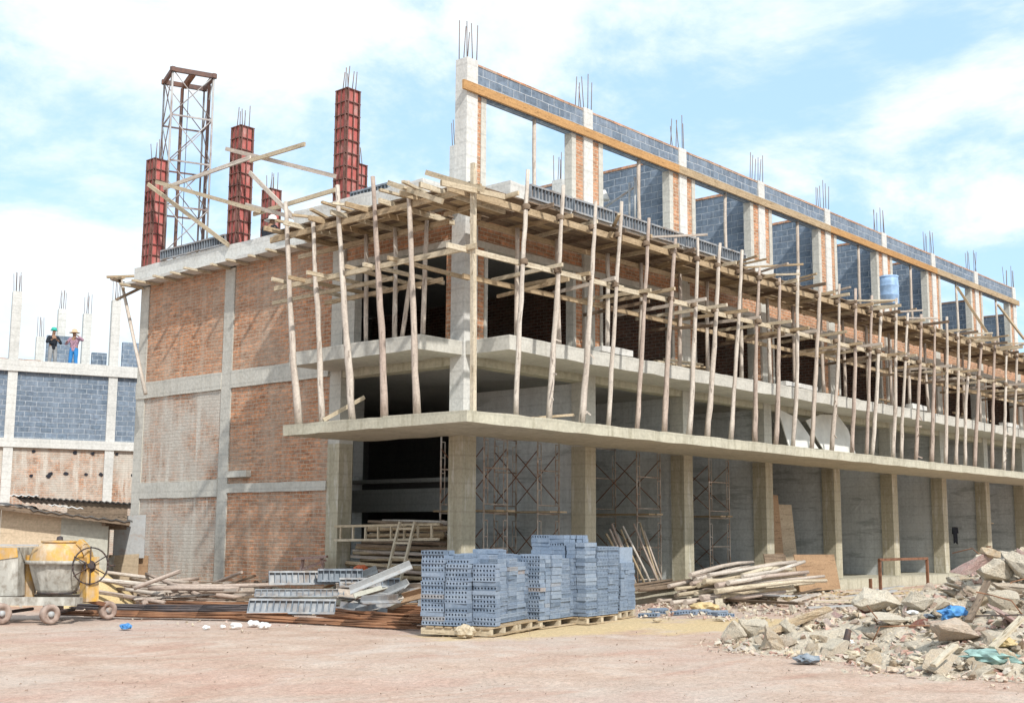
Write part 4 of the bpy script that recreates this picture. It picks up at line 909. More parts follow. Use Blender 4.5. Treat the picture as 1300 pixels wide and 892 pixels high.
# sand heap behind the mixer
def heap(name,c,rx,ry,h,mat,label,cat=None,kind=None,n=40,rag=.15):
    m=MB(); c=V(c)
    for j in range(n+1):
        for i in range(n+1):
            u=-1+2*i/n; v=-1+2*j/n; d=math.hypot(u,v); z=max(0,1-d*(1+rag*noise.noise(V((u*2,v*2,c.x)))))**.9*h
            x=c.x+u*rx; y=c.y+v*ry; m.v.append(V((x,y,gh(x,y)-.03+z+.02*noise.noise(V((x*4,y*4,0)))*(1 if z>0 else 0))))
    for j in range(n):
        for i in range(n): m.face(None,None,True,[j*(n+1)+i,j*(n+1)+i+1,(j+1)*(n+1)+i+1,(j+1)*(n+1)+i])
    o=m.build(name,mat,None,(c.x,c.y,0)); tag(o,label,cat,None,kind); return o
sp_=on(122,768,2,0); heap('sand_heap',sp_-LAT*.1+DEP*.3,.95,1.0,.85,'sand','heap of yellow sand behind the concrete mixer','sand',None)

# ------------------------------------------------------------------ shed at the left
wr=on(138,735,2,0)*0+CAM+(FWD+RGT*((138-650)/FPX)-UPV*((665-446)/FPX))*27
SDEP=(DEP-LAT*.31).normalized(); sd=V((-SDEP.y,SDEP.x,0)); O=V((wr.x,wr.y,0)); SH=thing('shed','low shed of plywood and cement sheet with a dark sagging roof','shed',O)
W=lambda s,d,z: O+sd*s+SDEP*d+V((0,0,z))
def quadwall(s0,s1,z0a,z1a,z1b,name,mat,d=0,th=.04):
    m=MB(); m.hexa([W(s0,d,z0a),W(s1,d,z0a),W(s1,d+th,z0a),W(s0,d+th,z0a),W(s0,d,z1a),W(s1,d,z1b),W(s1,d+th,z1b),W(s0,d+th,z1a)]); return m.build(name,mat,SH)
quadwall(0,.98,-.1,1.72,1.92,'wall','wallsheet',-.012); quadwall(.98,2.2,-.1,1.92,2.05,'wall','shedply'); quadwall(2.21,4.5,-.1,2.05,2.3,'wall','shedply',.006)
m=MB(); m.hexa([W(0,0,-.1),W(.04,0,-.1),W(.04,3,-.1),W(0,3,-.1),W(0,0,1.7),W(.04,0,1.7),W(.04,3,1.9),W(0,3,1.9)]); m.build('side_wall','wallsheet',SH)
def sheet(s0,s1,d0,d1,f,mat,name,th=.02,n=60):
    m=MB(); pts=[]
    for i in range(n+1):
        s=s0+(s1-s0)*i/n; w=.018*math.sin(i*2.1)
        pts.append([W(s,d0,f(s,d0)+w),W(s,d1,f(s,d1)+w),W(s,d1,f(s,d1)+w-th),W(s,d0,f(s,d0)+w-th)])
    for a,b_ in zip(pts[:-1],pts[1:]):
        for j in range(4): k=(j+1)%4; m.face([a[j],a[k],b_[k],b_[j]])
    m.face(pts[0]); m.face(pts[-1]); return m.build(name,mat,SH)
sheet(-.5,4.8,-.42,1.6,lambda s,d:1.84+.115*s+.02*d+(.05 if s>1.6 else 0),'roofsheet','roof')
sheet(-.45,2.0,.5,3.0,lambda s,d:2.22+.05*s-.03*(d-.5),'roofsheet','roof')
quadwall(-.38,.9,1.6,2.15,2.2,'gable_board','timber_old',.62)
sheet(.55,1.25,-.1,.3,lambda s,d:2.0+.11*s,'roofpale','roof_patch',n=12)
sheet(1.5,2.1,.3,.8,lambda s,d:2.3+.02*s,'roofpale','roof_patch',n=12)
m=MB(); m.bar(W(-.45,-.36,1.74),W(4.8,-.36,2.36),.06,.1); m.build('eaves_beam','timber_old',SH)
m=MB(); m.bar(W(-.4,1.2,1.7),W(.1,-.3,1.72),.08,.08); m.build('rafter','timber_old',SH)
# boards closing the gap between shed and building
for i,(s,d,w,h,mt,lb) in enumerate(((-.06,1.6,.62,1.05,'ply_pale','pale board low in the gap between shed and building'),(-.1,1.75,.7,1.95,'galv','grey metal sheet high in the gap between shed and building'),(-.02,1.3,.12,1.0,'mixgrey','narrow grey plank beside the shed corner'))):
    a=W(s,d,0); b_=W(s-w,d,0); m=MB(); z0=.95 if i==1 else 0; m.prism([a+V((0,0,z0)),b_+V((0,0,z0)),b_+V((0,0,h)),a+V((0,0,h-.04))],DEP*.03); one('board',m,mt,lb,'board')
one('board',MB().prism([W(-.02,1.9,.0),W(-.9,1.9,.0),W(-.9,1.9,1.0),W(-.02,1.9,1.02)],DEP*.03),'ply','brown board behind the others in the gap by the shed','board')

# ------------------------------------------------------------------ building at the back left
an=math.radians(-20.6); lu=V((math.cos(an),math.sin(an),0)); ln_=V((-lu.y,lu.x,0)); LO=V((5.854,26.737,0))
LB=thing('back_building','second unfinished block and brick building far behind on the left','building',LO)
Q=lambda s,d,z: LO+lu*s+ln_*d+V((0,0,z))
def lbox(s0,s1,d0,d1,z0,z1,name,mat,parent=None):
    m=MB(); c=[Q(s,d,z) for z in (z0,z1) for (s,d) in ((s0,d0),(s1,d0),(s1,d1),(s0,d1))]
    U_=[(s,z) for z in (z0,z1) for (s,d) in ((s0,d0),(s1,d0),(s1,d1),(s0,d1))]
    m.hexa(c,U_); return m.build(name,mat,parent or LB)
sp=3.66
for k in range(-3,4):
    s=-1.94+sp*k
    lbox(s-.17,s+.17,-.06,.3,0,7.5,'column','conc_white')
    c=lbox(s-.17,s+.17,0,.34,7.93,(10.56 if k in (0,1) else 10.3)+.0,'roof_column','conc_white'); p=Q(s,.17,0); rebars(p.x,p.y,10.5,.85,6,c,.1)
    lbox(s+.17,s+sp-.17,.05,.25,4.98,7.5,'block_wall','block'); lbox(s+.17,s+sp-.17,.05,.25,0,4.64,'brick_wall','brick_stain')
lbox(-13,10,-.1,.3,4.64,4.98,'beam','conc_white'); lbox(-13,10,-.12,.3,7.5,7.93,'beam','conc_white'); lbox(-13,10,.3,12,7.55,7.9,'roof_slab','conc_grey')
lbox(-13,10,.3,9,0,.02,'floor_slab','conc_grey')
for i in range(16):
    m=MB(); s=R.uniform(-1.6,3.2); z=R.choice((4.5,4.5,4.5,3.6,3.7,2.4)); c=Q(s,.03,z); m.prism([c+lu*(math.cos(t)*R.uniform(.04,.11))+V((0,0,math.sin(t)*R.uniform(.04,.1))) for t in [k*1.05 for k in range(6)]],ln_*-.012+V((0,0,0)))
    m.build('putlog_hole','cloth_dark',LB)
for (px,py_t,d) in ((112,398,4.0),(52,427,7.0),(80,392,6.2)):
    p0=LO+ln_*d; p=onp(px,py_t,p0,ln_); m=MB(); s=(p-LO).dot(lu); c=lbox(s-.17,s+.17,d,d+.34,7.9,p.z,'roof_column','conc_white'); p=Q(s,d+.17,0); rebars(p.x,p.y,onp(px,py_t,p0,ln_).z,.9,6,c,.1)
for (xa,xb,yt,d,lb) in ((60,96,425,5.0,'wall'),(117,136,447,3.0,'wall'),(156,182,434,5,'wall')):
    a=onp(xa,yt,LO+ln_*d,ln_); b_=onp(xb,yt,LO+ln_*d,ln_); lbox((a-LO).dot(lu),(b_-LO).dot(lu),d,d+.2,7.9,a.z,'block_wall','block')
lbox(-6,-.9,.6,.9,7.93,8.05,'coping','coping')

# ------------------------------------------------------------------ people
def skin(name, pts, edges, mat, parent, root=0, sub=2):
    me=bpy.data.meshes.new(name); me.from_pydata([p[:3] for p in pts],edges,[]); o=bpy.data.objects.new(name,me); COL.objects.link(o)
    md=o.modifiers.new('s','SKIN'); md.use_smooth_shade=True
    for i,p in enumerate(pts): sv=me.skin_vertices[0].data[i]; r=p[3]; sv.radius=r if isinstance(r,tuple) else (r,r); sv.use_root=(i==root)
    o.modifiers.new('d','SUBSURF').levels=sub
    dg=bpy.context.evaluated_depsgraph_get(); nm=bpy.data.meshes.new_from_object(o.evaluated_get(dg)); bpy.data.objects.remove(o)
    nm.materials.clear(); nm.materials.append(M[mat]); n=bpy.data.objects.new(name,nm); COL.objects.link(n); n.parent=parent
    for pl in nm.polygons: pl.use_smooth=True
    return n
def person(loc, rz, label, arms, shirt, trousers, hat, hatstyle, crouch=False):
    t=thing('person',label,'person',loc); t.rotation_euler=(0,0,rz); t.scale=(.93,.93,.93)
    if crouch: hip=.42; kn=[(.12,-.32,.48),(-.12,-.30,.46)]; ft=[(.13,-.12,.06),(-.13,-.1,.06)]; ch=(0,-.16,.82); nk=(0,-.24,1.0); hd=(0,-.30,1.13)
    else: hip=.92; kn=[(.11,-.03,.5),(-.12,-.05,.5)]; ft=[(.13,.02,.07),(-.15,-.02,.07)]; ch=(0,0,1.28); nk=(0,-.01,1.47); hd=(0,-.03,1.62)
    P=[(0,0,hip,.13),(0,ch[1]*.5,(hip+ch[2])/2,(.15,.11)),(*ch,(.17,.12)),(*nk,.06),(hd[0],hd[1],hd[2]-.02,(.085,.1)),(hd[0],hd[1],hd[2]+.08,(.08,.1)),(hd[0],hd[1]-.1,hd[2]-.01,.025)]
    E=[(0,1),(1,2),(2,3),(3,4),(4,5),(4,6)]
    for s,k,f in ((1,kn[0],ft[0]),(-1,kn[1],ft[1])):
        i=len(P); P+=[(s*.1,0,hip-.05,.095),(*k,.065),(*f,.045),(f[0],f[1]-.17,.035,.035)]; E+=[(0,i),(i,i+1),(i+1,i+2),(i+2,i+3)]
    for s,(el,ha) in ((1,arms[0]),(-1,arms[1])):
        i=len(P); sh=(s*.19,ch[1]-.01,ch[2]+.1); P+=[(*sh,.06),(*el,.043),(*ha,.03)]; E+=[(2,i),(i,i+1),(i+1,i+2)]
        d=(V(ha)-V(el)).normalized(); sd_=d.cross(V((0,0,1))); sd_=sd_.normalized() if sd_.length>.1 else V((1,0,0))
        for f in range(4): j=len(P); b_=V(ha)+d*.06+sd_*(-.03+.02*f); e_=b_+d*(.07-.008*abs(f-1.5))+V((0,-.015,-.01)); P+=[(*b_,.011),(*e_,.008)]; E+=[(i+2,j),(j,j+1)]
        j=len(P); b_=V(ha)+sd_*.05+d*.02; P+=[(*b_,.011),(*(b_+d*.04+sd_*.015),.009)]; E+=[(i+2,j),(j,j+1)]
    skin('body',P,E,'skin',t)
    S_=[(0,0,hip-.15,(.18,.15)),(0,0,hip+.06,(.165,.135)),(0,ch[1]*.5,(hip+ch[2])/2,(.175,.135)),(*ch,(.195,.145)),(nk[0],nk[1],nk[2]-.05,.085)]; F=[(0,1),(1,2),(2,3),(3,4)]
    for s,(el,ha) in ((1,arms[0]),(-1,arms[1])):
        i=len(S_); sh=(s*.19,ch[1]-.01,ch[2]+.1); w=V(el).lerp(V(ha),.8); S_+=[(*sh,.08),(*el,.06),(*w,.045)]; F+=[(3,i),(i,i+1),(i+1,i+2)]
    skin('shirt',S_,F,shirt,t)
    T=[(0,0,hip+.16,(.15,.125)),(0,0,hip-.0,(.155,.13))]; F=[(0,1)]
    for s,k,f in ((1,kn[0],ft[0]),(-1,kn[1],ft[1])):
        i=len(T); T+=[(s*.1,0,hip-.06,.115),(*k,.085),(f[0],f[1],.14,.07)]; F+=[(1,i),(i,i+1),(i+1,i+2)]
    skin('trousers',T,F,trousers,t)
    m=MB(); c=V((hd[0],hd[1],hd[2]+.07))
    if hatstyle=='wide': m.lathe(c,[(.24,-.05),(.12,.0),(.11,.08),(.06,.12),(.0,.125)],18)
    else: m.lathe(c,[(.165,-.015),(.125,.0),(.12,.06),(.085,.115),(.0,.135)],18)
    h=m.build('hat',hat,None); h.parent=t
    e=MB()
    for s in (-1,1): e.lathe((hd[0]+s*.03,hd[1]-.094,hd[2]+.02),[(.0,-.008),(.009,0),(.0,.008)],8)
    e.lathe((hd[0],hd[1]-.092,hd[2]-.065),[(.0,-.005),(.018,0),(.0,.005)],8); h=e.build('face_features','cloth_dark',None); h.parent=t
    return t
cz=7.93
p1=onp(66,459,LO+ln_*2.2,ln_); p2=onp(93,459,LO+ln_*2.2,ln_); face_cam=math.atan2(CAM.y-p1.y,CAM.x-p1.x)+math.pi/2
person((p1.x,p1.y,cz),face_cam+.3,'worker in black jacket, grey trousers and green hat on the back building',(((.3,-.15,1.1),(.1,-.3,1.22)),((-.32,-.12,1.12),(-.12,-.3,1.25))),'black_cloth','grey_cloth','helmet_green','helmet')
person((p2.x,p2.y,cz),face_cam-.4,'worker in plaid shirt and bright blue trousers on the back building',(((.42,-.05,1.3),(.2,-.2,1.5)),((-.34,-.1,1.12),(-.2,-.32,1.2))),'plaid','jeans','tan_hat','wide')
pw=on(338,290,0,1.45); person((1.45,pw.y,8.70),face_cam+2.4,'worker in white hat and dark clothes crouching behind the left roof edge',(((.25,-.42,.7),(.12,-.5,.5)),((-.25,-.42,.7),(-.12,-.5,.5))),'black_cloth','grey_cloth','helmet_white','wide',True)

# ------------------------------------------------------------------ rubble heap at the right
def rh(x,y):
    h=0
    for (cx,cy,a,sx,sy) in ((3.0,-10.3,1.22,2.1,1.7),(.2,-9.3,.62,2.0,1.3),(-1.7,-8.3,.22,1.0,.8),(-2.0,-11.6,.42,1.5,1.3),(.6,-11.8,.75,2.0,1.5),(5.5,-11,1.0,2.5,2.0),(2.2,-7.6,.22,2.4,.9)):
        h+=a*math.exp(-((x-cx)/sx)**2-((y-cy)/sy)**2)
    return h
def inheap(x,y): return rh(x,y)>.12
m=MB(); n=90; X0,X1,Y0,Y1=-4.8,9,-15.5,-5.6
for j in range(n+1):
    for i in range(n+1):
        x=X0+(X1-X0)*i/n; y=Y0+(Y1-Y0)*j/n; h=rh(x,y)-.1; h=max(h,-.15); m.v.append(V((x,y,gh(x,y)+h*.92+.07*noise.noise(V((x*2.5,y*2.5,0)))+.05*noise.noise(V((x*7,y*7,1))))))
for j in range(n):
    for i in range(n): m.face(None,None,False,[j*(n+1)+i,j*(n+1)+i+1,(j+1)*(n+1)+i+1,(j+1)*(n+1)+i])
o=m.build('rubble','grit'); tag(o,'loose mass of broken concrete and dirt forming the rubble heap','rubble',None,'stuff')
def rock_mesh(seed,flat=1.0,npt=22,long=1.0,box=.0):
    rr=random.Random(seed); bm=bmesh.new()
    for i in range(npt):
        v=V((rr.gauss(0,1),rr.gauss(0,1),rr.gauss(0,1))).normalized()
        if box: mx_=max(abs(v.x),abs(v.y),abs(v.z)); v=v.lerp(v/mx_,box)
        bm.verts.new((v.x*.5*long*rr.uniform(.85,1.1),v.y*.5*rr.uniform(.85,1.1),v.z*.5*flat*rr.uniform(.85,1.1)))
    r=bmesh.ops.convex_hull(bm,input=bm.verts); bmesh.ops.delete(bm,geom=[g for g in r['geom_interior'] if isinstance(g,bmesh.types.BMVert)],context='VERTS')
    bmesh.ops.bevel(bm,geom=bm.edges[:],offset=.012,segments=1,affect='EDGES')
    bmesh.ops.triangulate(bm,faces=bm.faces[:]); bmesh.ops.subdivide_edges(bm,edges=[e for e in bm.edges if e.calc_length()>.12],cuts=2,use_grid_fill=True)
    for v in bm.verts: v.co+=v.co.normalized()*(.07*noise.noise(v.co*4+V((seed,0,0)))+.04*noise.noise(v.co*11+V((seed,0,0))))
    me=bpy.data.meshes.new('rock'); bm.to_mesh(me); bm.free(); return me
RM=[rock_mesh(s,f,np_,l,b_) for s,f,np_,l,b_ in ((1,.8,13,1,.2),(2,.6,14,1.3,.75),(3,.7,11,1.1,.3),(4,.35,13,1.4,.85),(5,.9,12,1.2,.6),(6,.5,11,1.1,.8),(7,.75,10,1.5,.5),(8,.6,14,1,.95))]
def rmat(me,mat): c=me.copy(); c.materials.clear(); c.materials.append(M[mat]); return c
RMS={mt:[rmat(me,mt) for me in RM] for mt in ('rock','rock_white','rock_pink','rock_red')}
def rock(x,y,s,mat,k,label,group,sink=.25,name='rubble_stone',z=None,rot=None,sc_=None):
    o=bpy.data.objects.new(name,RMS[mat][k]); COL.objects.link(o)
    o.location=(x,y,(gh(x,y)+max(0,rh(x,y)-.1)*.92+s*(.5-sink)*.6) if z is None else z); o.rotation_euler=rot or (R.uniform(-.6,.6),R.uniform(-.6,.6),R.uniform(0,6.28)); o.scale=sc_ or (s,s*R.uniform(.7,1.1),s*R.uniform(.7,1.1))
    return tag(o,label,'stone' if name=='rubble_stone' else 'concrete chunk',group)
cnt=0; tries=0
cn_={'rock':'beige','rock_white':'whitish','rock_pink':'pinkish','rock_red':'brick-red'}
while cnt<285 and tries<20000:
    tries+=1; x=R.uniform(-4.6,6); y=R.uniform(-14,-6.2); h=rh(x,y)
    if h<.06+.05*R.random(): continue
    # rear slopes out of sight need few stones
    gx=(rh(x+.2,y)-h); gy=(rh(x,y+.2)-h); facing=-(gx*-.6+gy*-.8)
    if h>.3 and (gx*.75+gy*.66)<-.03 and R.random()<.85: continue
    d=math.hypot(x+18,y+17.25); px=650+FPX*((V((x,y,0))-CAM).dot(LAT)/(V((x,y,0))-CAM).dot(DEP))
    if px>1345: continue
    s=min(.42,.14+R.expovariate(1/.06)); mt=R.choices(('rock','rock_white','rock_pink','rock_red'),(.80,.12,.055,.025))[0]; k=R.randrange(8)
    if h<.35 and mt in ('rock_pink','rock_red'): mt='rock'
    size='fist-sized' if s<.17 else 'small' if s<.26 else 'middle-sized' if s<.4 else 'large'
    where='low on the front edge of' if h<.3 else 'halfway up' if h<.8 else 'near the top of'
    rock(x,y,s,mt,k,'%s %s %s stone %s the rubble heap'%(size,cn_[mt],('rounded','blocky','angular','flat','lumpy','slabby','long','square')[k],where),'%s stones %s the rubble heap'%(size,where)); cnt+=1
# the big pieces that mark the heap
def at_h(px,py):
    d=FWD+RGT*((px-650)/FPX)-UPV*((py-446)/FPX); t=8.0
    while t<40:
        p=CAM+d*t
        if p.z<=gh(p.x,p.y)+max(0,rh(p.x,p.y)-.1)*.92: return p
        t+=.03
    return CAM+d*18
def big(px,py,sx,sy,sz,mat,k,label,rot=(0,0,0),up=.25):
    sx*=.72; sy*=.72; sz*=.75; p=at_h(px,py); return rock(p.x,p.y,1,mat,k,label,None,z=p.z+sz*up,rot=(rot[0],rot[1],rot[2]+YAW-math.pi/2),sc_=(sx,sy,sz),name='concrete_chunk')
big(930,815,.62,.6,.62,'rock_white',0,'big whitish boulder at the left tip of the rubble heap',(0,.1,.3),.35)
big(955,811,.55,.6,.75,'rock_white',7,'pale square chunk just right of the leftmost boulder',(.1,.2,.1),.3)
big(1010,797,1.15,.45,.38,'rock',6,'long brown slab lying on the left slope of the heap',(0,-.35,.1),.4)
big(982,822,.45,.3,.5,'rock',6,'upright beige chunk near the left boulders',(.2,.9,.3),.3)
big(1115,778,.75,.7,.8,'rock_white',1,'big grey block in the middle of the heap',(.1,.1,.5),.3)
big(1236,727,.75,.45,.5,'rock_pink',6,'big pink rounded chunk near the top of the heap',(.1,-.5,.1),.4)
big(1262,738,.85,.8,.75,'rock_white',2,'big pale boulder right of the pink chunk',(.3,.2,.4),.35)
big(1298,738,.75,.8,.8,'rock_white',5,'big whitish chunk at the right frame edge near the top',(.2,.5,.4),.35)
big(1283,757,.7,.6,.35,'rock',7,'cream square slab below the big pale boulder',(.1,.1,.2),.5)
big(1272,780,.6,.35,.7,'rock_white',7,'tilted grey concrete slab right of the blue bag',(.35,.1,.3),.4)
big(1215,815,1.0,.7,.5,'rock',4,'broad rough cement lump below the blue bag',(.1,.15,.2),.35)
big(1098,722+60,.35,.3,.3,'rock_red',0,'single dark red brick lump in the middle of the heap',(.3,.2,.1),.6)
big(1285,795,.9,.5,.2,'rock_pink',5,'tilted pink slab at the right side of the heap',(.3,.45,.3),.6)
big(1130,800,.8,.6,.4,'rock_white',3,'flat pale slab on the front middle of the heap',(.3,.1,.6),.5)
big(1218,755,.6,.4,.25,'rock',3,'flat beige slab left of the big pale boulder',(.2,.2,.6),.6)
big(1258,712,.5,.35,.3,'rock',2,'beige chunk on the very top of the heap',(.2,.2,.6),.5)
p=at_h(1212,786); crumple('plastic_bag',p-V((0,0,.02)),.21,'bag_blue','bright blue plastic bag on the rubble heap','bag',.6,(1.2,.8))
p=at_h(1262,838); crumple('netting',p-V((0,0,.04)),.28,'bag_green','crumpled green netting at the front right of the heap','netting',.35,(.8,1.2))
p=at_h(1275,820); crumple('netting',p,.13,'sand','scrap of yellow plastic on the green netting','scrap',.5)
p=at_h(1073,828); m=MB().stick(p+V((0,0,.06)),p+V((.08,-.02,.3)),.05,.04,10,3); one('bottle',m,'dark','dark brown bottle standing tilted at the front of the heap','bottle')
for i,(a,b_,mt,lb) in enumerate((((1230,800),(1255,765),'timber_old','dark plank slanting up right of the blue bag'),((1225,793),(1300,812),'rebar','thin bent bar across the right side of the heap'),((1260,835),(1300,815),'timber_pale','pale stick over the green netting'),((1185,858),(1215,852),'timber_pale','short pale stick low at the front of the heap'))):
    p=at_h(*a)+V((0,0,.12)); qn=at_h(*b_)+V((0,0,.3)); 
    if (qn-p).length>2.2: qn=p+(qn-p).normalized()*2.0
    one('debris_stick',MB().bar(p,qn,.09 if i!=1 else .02,.04 if i!=1 else .02),mt,lb,'stick')
for i in range(9):
    x=R.uniform(-2.5,4); y=R.uniform(-12.6,-8.3); z=gh(x,y)+max(0,rh(x,y)-.1)*.92; a=R.random()*6.28; pts=[V((x,y,z)),V((x+.15*math.cos(a),y+.15*math.sin(a),z+.22)),V((x+.45*math.cos(a+.4),y+.45*math.sin(a+.4),z+R.uniform(.22,.42))),V((x+.8*math.cos(a+.7),y+.8*math.sin(a+.7),z+R.uniform(.1,.35)))]
    one('bent_bar',MB().tube(pts,.009,5),'rebar_rust','bent rusty bar sticking out of the rubble heap','bar',org=(x,y,z),group='bent bars in the rubble heap')
for i in range(20):
    if i<12: p=at_h(R.uniform(960,1290),R.uniform(770,850))
    else: p=G(R.uniform(820,1060),R.uniform(748,792)) if i<20 else G(R.uniform(180,520),R.uniform(790,806))
    c_=R.choice(('bag_white','timber_pale','timber_pale','form_rib','timber_pale')); nm_={'bag_white':'white','timber_pale':'beige','bag_blue':'blue','form_rib':'grey'}[c_]
    crumple('plastic_scrap',p,R.uniform(.05,.11),c_,'small %s scrap of litter on the %s'%(nm_,'rubble heap' if i<12 else 'debris before the long side' if i<20 else 'dirt before the rebar'),'litter',R.uniform(.25,.6),(R.uniform(.7,1.6),R.uniform(.7,1.4)))['group']='scraps of litter'
for o in bpy.data.objects:
    if o.name.startswith('plastic_scrap'): o['kind']='thing'
# ------------------------------------------------------------------ debris field between heap and building
def chip_mesh(seed):
    rr=random.Random(seed); bm=bmesh.new()
    for i in range(8): v=V((rr.gauss(0,1),rr.gauss(0,1),rr.gauss(0,1))).normalized()*.5; bm.verts.new(v)
    r=bmesh.ops.convex_hull(bm,input=bm.verts); me=bpy.data.meshes.new('chip'); bm.to_mesh(me); bm.free(); return me
ICO=[chip_mesh(30+i) for i in range(6)]
def scatter(name,n,fn,smin,smax,mat,label):
    m=MB(); HV=[([v.co.copy() for v in me.vertices],[list(p.vertices) for p in me.polygons]) for me in ICO]
    for i in range(n):
        x,y=fn(); s=smin+(smax-smin)*R.random()**2.2; z=gh(x,y)+max(0,rh(x,y)-.1)*.92
        vs,fs=HV[R.randrange(len(HV))]; rt=Matrix.Rotation(R.random()*6.28,3,'Z')@Matrix.Rotation(R.uniform(-.9,.9),3,'X'); k=(R.uniform(.7,1.4),R.uniform(.6,1.1),R.uniform(.35,1)); i0=len(m.v)
        for v in vs: q=rt@V((v.x*s*k[0]*2,v.y*s*k[1]*2,v.z*s*k[2]*2)); m.v.append(V((x+q.x,y+q.y,z+q.z+s*.25)))
        for f in fs: m.f.append([j+i0 for j in f]); m.uv.append([(0,0)]*len(f)); m.sm.append(False)
    o=m.build(name,mat); tag(o,label,'gravel',None,'stuff')
def f_gr():
    while 1:
        t=R.random(); d=6.5+14*R.random()**.8; l_=R.uniform(-.45,.45)*d*1.05; p=CAM+DEP*d+LAT*l_
        if p.y<-.4 or p.x<-.4: return p.x,p.y
def f_deb():
    return R.uniform(1.5,17),-1.0-5.0*R.random()**1.3
def f_heap():
    while 1:
        x=R.uniform(-4.6,6); y=R.uniform(-14,-6); 
        if rh(x,y)>.05: return x,y
def f_toe():
    while 1:
        x=R.uniform(-5.5,3); y=R.uniform(-14.5,-6.2); h=rh(x,y)
        if .02<h<.3: return x,y
scatter('gravel',2000,f_gr,.004,.018,'pebble','small pebbles strewn over the pink dirt yard')
scatter('gravel',1700,f_deb,.02,.09,'rubmix','broken rubble strewn on the ground before the long side of the building')
scatter('gravel',3600,f_heap,.025,.10,'rubmix','small broken pieces filling the rubble heap')
scatter('gravel',1500,f_toe,.008,.035,'rubmix','fine chips around the toe of the rubble heap')
def f_base():
    if R.random()<.5: return R.uniform(-6,-.3),R.uniform(-1.5,8)
    return R.uniform(-2.5,30),R.uniform(-2.2,-.5)
scatter('gravel',700,f_base,.01,.05,'rubmix','fine debris along the foot of the building')
gD='boards and slats strewn before the long side'
for i in range(26):
    x=R.uniform(3.5,15.5); y=R.uniform(-4.8,-1.4); a=R.uniform(-.9,.6); L=R.uniform(.5,2.2); p=V((x,y,gh(x,y)+.06)); qn=p+V((math.cos(a)*L,math.sin(a)*L,R.uniform(-.02,.16)))
    one('loose_board',MB().bar(p,qn,R.uniform(.06,.22),.03),('timber_pale','timber_old','pole','galv')[i%4],'%s lying on the rubble before the long side'%('pale board','dark brown board','grey stick','grey metal strip')[i%4],'board',group=gD)
a=G(900,752); one('loose_board',MB().bar(G(893,765)+V((0,0,.1)),G(1018,778)+V((0,0,.2)),.16,.05),'timber_old','long dark plank lying on the ground below the pole heap','board')
one('loose_board',MB().bar(G(890,757)+V((0,0,.12)),G(1000,768)+V((0,0,.2)),.4,.03),'galv','long grey sheet lying beside the dark plank','board')
one('plastic_pipe',MB().tube([G(812,747)+V((0,0,.1)),G(860,748)+V((0,0,.12)),G(893,762)+V((0,0,.1))],.03,8),'galv','thin grey pipe bent across the ground near the third column','pipe')
for i in range(40):
    x=R.uniform(2.2,13.5); y=R.uniform(-6.3,-1.8); s=R.uniform(.1,.3); k=R.randrange(8); mt=R.choice(('rock','rock_white','rock'))
    o=rock(x,y,s,mt,k,'%s %s stone strewn on the ground before the long side'%('small' if s<.2 else 'larger',cn_[mt]),'stones strewn before the long side')
for i in range(9):
    p=G(826+12*i+R.uniform(-4,4),780+R.uniform(-3,4)); o=bpy.data.objects.new('hollow_block',BME); COL.objects.link(o); o.location=p; o.rotation_euler=(R.uniform(-.1,.1),R.uniform(-.1,.1),AN+R.uniform(-.5,.5)); tag(o,'grey hollow block lying loose on the ground right of the stacks','block','loose blocks right of the stacks')
crumple('sand_lump',G(895,775),.28,'sand','small lump of orange-yellow sand near the loose blocks','sand',.4)
crumple('cement_sack',G(870,760),.24,'timber_old','torn brown sack on the ground below the third column','sack',.6)

# ------------------------------------------------------------------ sky, sun
w=bpy.data.worlds.new('World'); sc.world=w; w.use_nodes=True; nt=w.node_tree; N=nt.nodes; Lk=nt.links
SE,SA=math.radians(43),math.radians(22)
sunv=V((-math.sin(SA)*math.cos(SE),-math.cos(SA)*math.cos(SE),math.sin(SE)))
sky=N.new('ShaderNodeTexSky'); sky.sky_type='NISHITA'; sky.sun_disc=False; sky.sun_elevation=SE; sky.sun_rotation=math.pi+SA; sky.air_density=1.0; sky.dust_density=1.2; sky.ozone_density=1.4
bg=N['Background']; bg.inputs[1].default_value=.15
tc=N.new('ShaderNodeTexCoord'); sx=N.new('ShaderNodeSeparateXYZ'); Lk.new(tc.outputs['Generated'],sx.inputs[0])
def mth(op,a,b_=0.0):
    n=N.new('ShaderNodeMath'); n.operation=op
    for i,v in enumerate((a,b_)):
        if hasattr(v,'is_output'): Lk.new(v,n.inputs[i])
        else: n.inputs[i].default_value=v
    return n.outputs[0]
zz=mth('ADD',mth('MAXIMUM',sx.outputs[2],0.0),.22); cx_=mth('DIVIDE',sx.outputs[0],zz); cy_=mth('DIVIDE',sx.outputs[1],zz)
cb=N.new('ShaderNodeCombineXYZ'); Lk.new(cx_,cb.inputs[0]); Lk.new(cy_,cb.inputs[1])
def nz(scale,det,rough,dist=0,off=(0,0,0)):
    mp=N.new('ShaderNodeMapping'); mp.inputs['Location'].default_value=off; Lk.new(cb.outputs[0],mp.inputs[0])
    n=N.new('ShaderNodeTexNoise'); n.inputs['Scale'].default_value=scale; n.inputs['Detail'].default_value=det; n.inputs['Roughness'].default_value=rough; n.inputs['Distortion'].default_value=dist; Lk.new(mp.outputs[0],n.inputs['Vector']); return n.outputs[0]
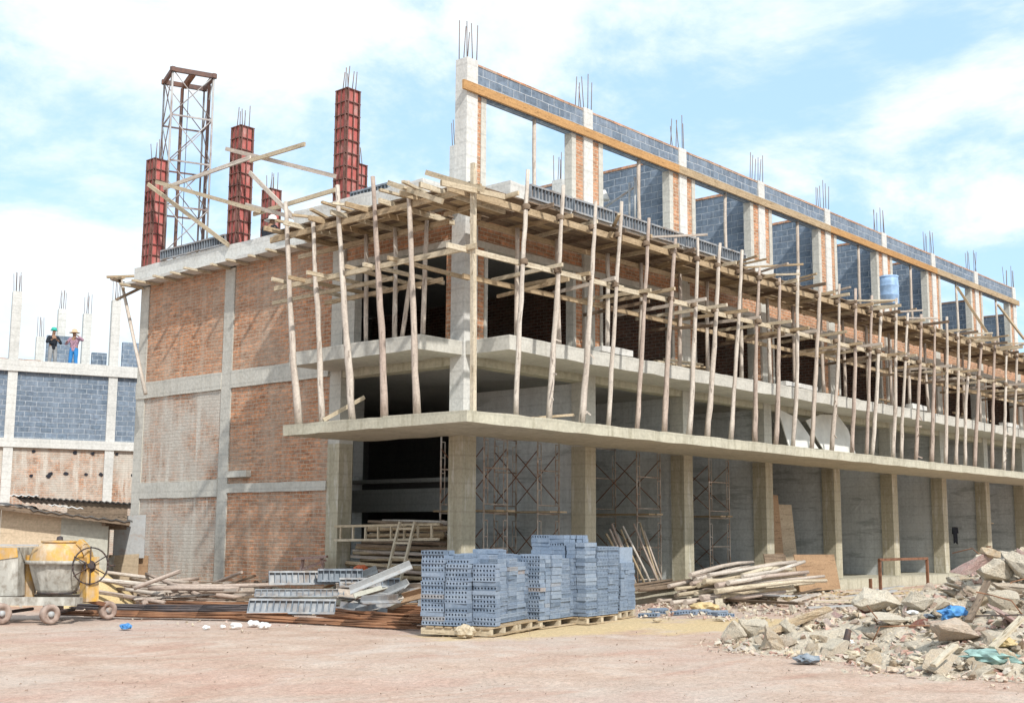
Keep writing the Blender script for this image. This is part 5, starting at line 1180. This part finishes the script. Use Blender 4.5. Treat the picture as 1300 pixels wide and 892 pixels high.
n1=nz(1.7,10,.62,.35,(3.1,1.7,0)); n2=nz(3.6,7,.62,.2)
bd=(FWD+RGT*((1330-650)/FPX)-UPV*((330-446)/FPX)).normalized()
dt=N.new('ShaderNodeVectorMath'); dt.operation='DOT_PRODUCT'; Lk.new(tc.outputs['Generated'],dt.inputs[0]); dt.inputs[1].default_value=bd
def rmp(v,a,b_,ya=0.0,yb=1.0):
    n=N.new('ShaderNodeMapRange'); n.interpolation_type='SMOOTHSTEP'; Lk.new(v,n.inputs[0]); n.inputs[1].default_value=a; n.inputs[2].default_value=b_; n.inputs[3].default_value=ya; n.inputs[4].default_value=yb; return n.outputs[0]
bias=rmp(dt.outputs['Value'],.86,1.0,.05,-.035)
msk=rmp(mth('ADD',mth('ADD',n1,mth('MULTIPLY',mth('SUBTRACT',n2,.5),.25)),bias),.40,.60)
mxn=N.new('ShaderNodeMix'); mxn.data_type='RGBA'; veil=N.new('ShaderNodeMix'); veil.data_type='RGBA'; veil.inputs[0].default_value=.72; Lk.new(sky.outputs[0],veil.inputs[6]); veil.inputs[7].default_value=(2.35,3.55,4.75,1)
Lk.new(msk,mxn.inputs[0]); Lk.new(veil.outputs[2],mxn.inputs[6])
cl=N.new('ShaderNodeMix'); cl.data_type='RGBA'; Lk.new(n2,cl.inputs[0]); cl.inputs[6].default_value=(3.5,4.05,4.5,1); cl.inputs[7].default_value=(4.8,5.05,5.2,1); Lk.new(cl.outputs[2],mxn.inputs[7])
Lk.new(mxn.outputs[2],bg.inputs[0])
sl=bpy.data.lights.new('sun','SUN'); sl.energy=2.5; sl.angle=math.radians(1.2); sl.color=(1,.97,.92); so=bpy.data.objects.new('sun',sl); COL.objects.link(so)
so.rotation_euler=(-sunv).to_track_quat('-Z','Y').to_euler(); so.location=(-10,-20,30)
sc.view_settings.view_transform='Standard'; sc.view_settings.look='None'; sc.view_settings.exposure=.74; sc.view_settings.gamma=1; sc.view_settings.use_curve_mapping=False
sc.render.engine='CYCLES'; sc.cycles.max_bounces=6; sc.cycles.use_denoising=True
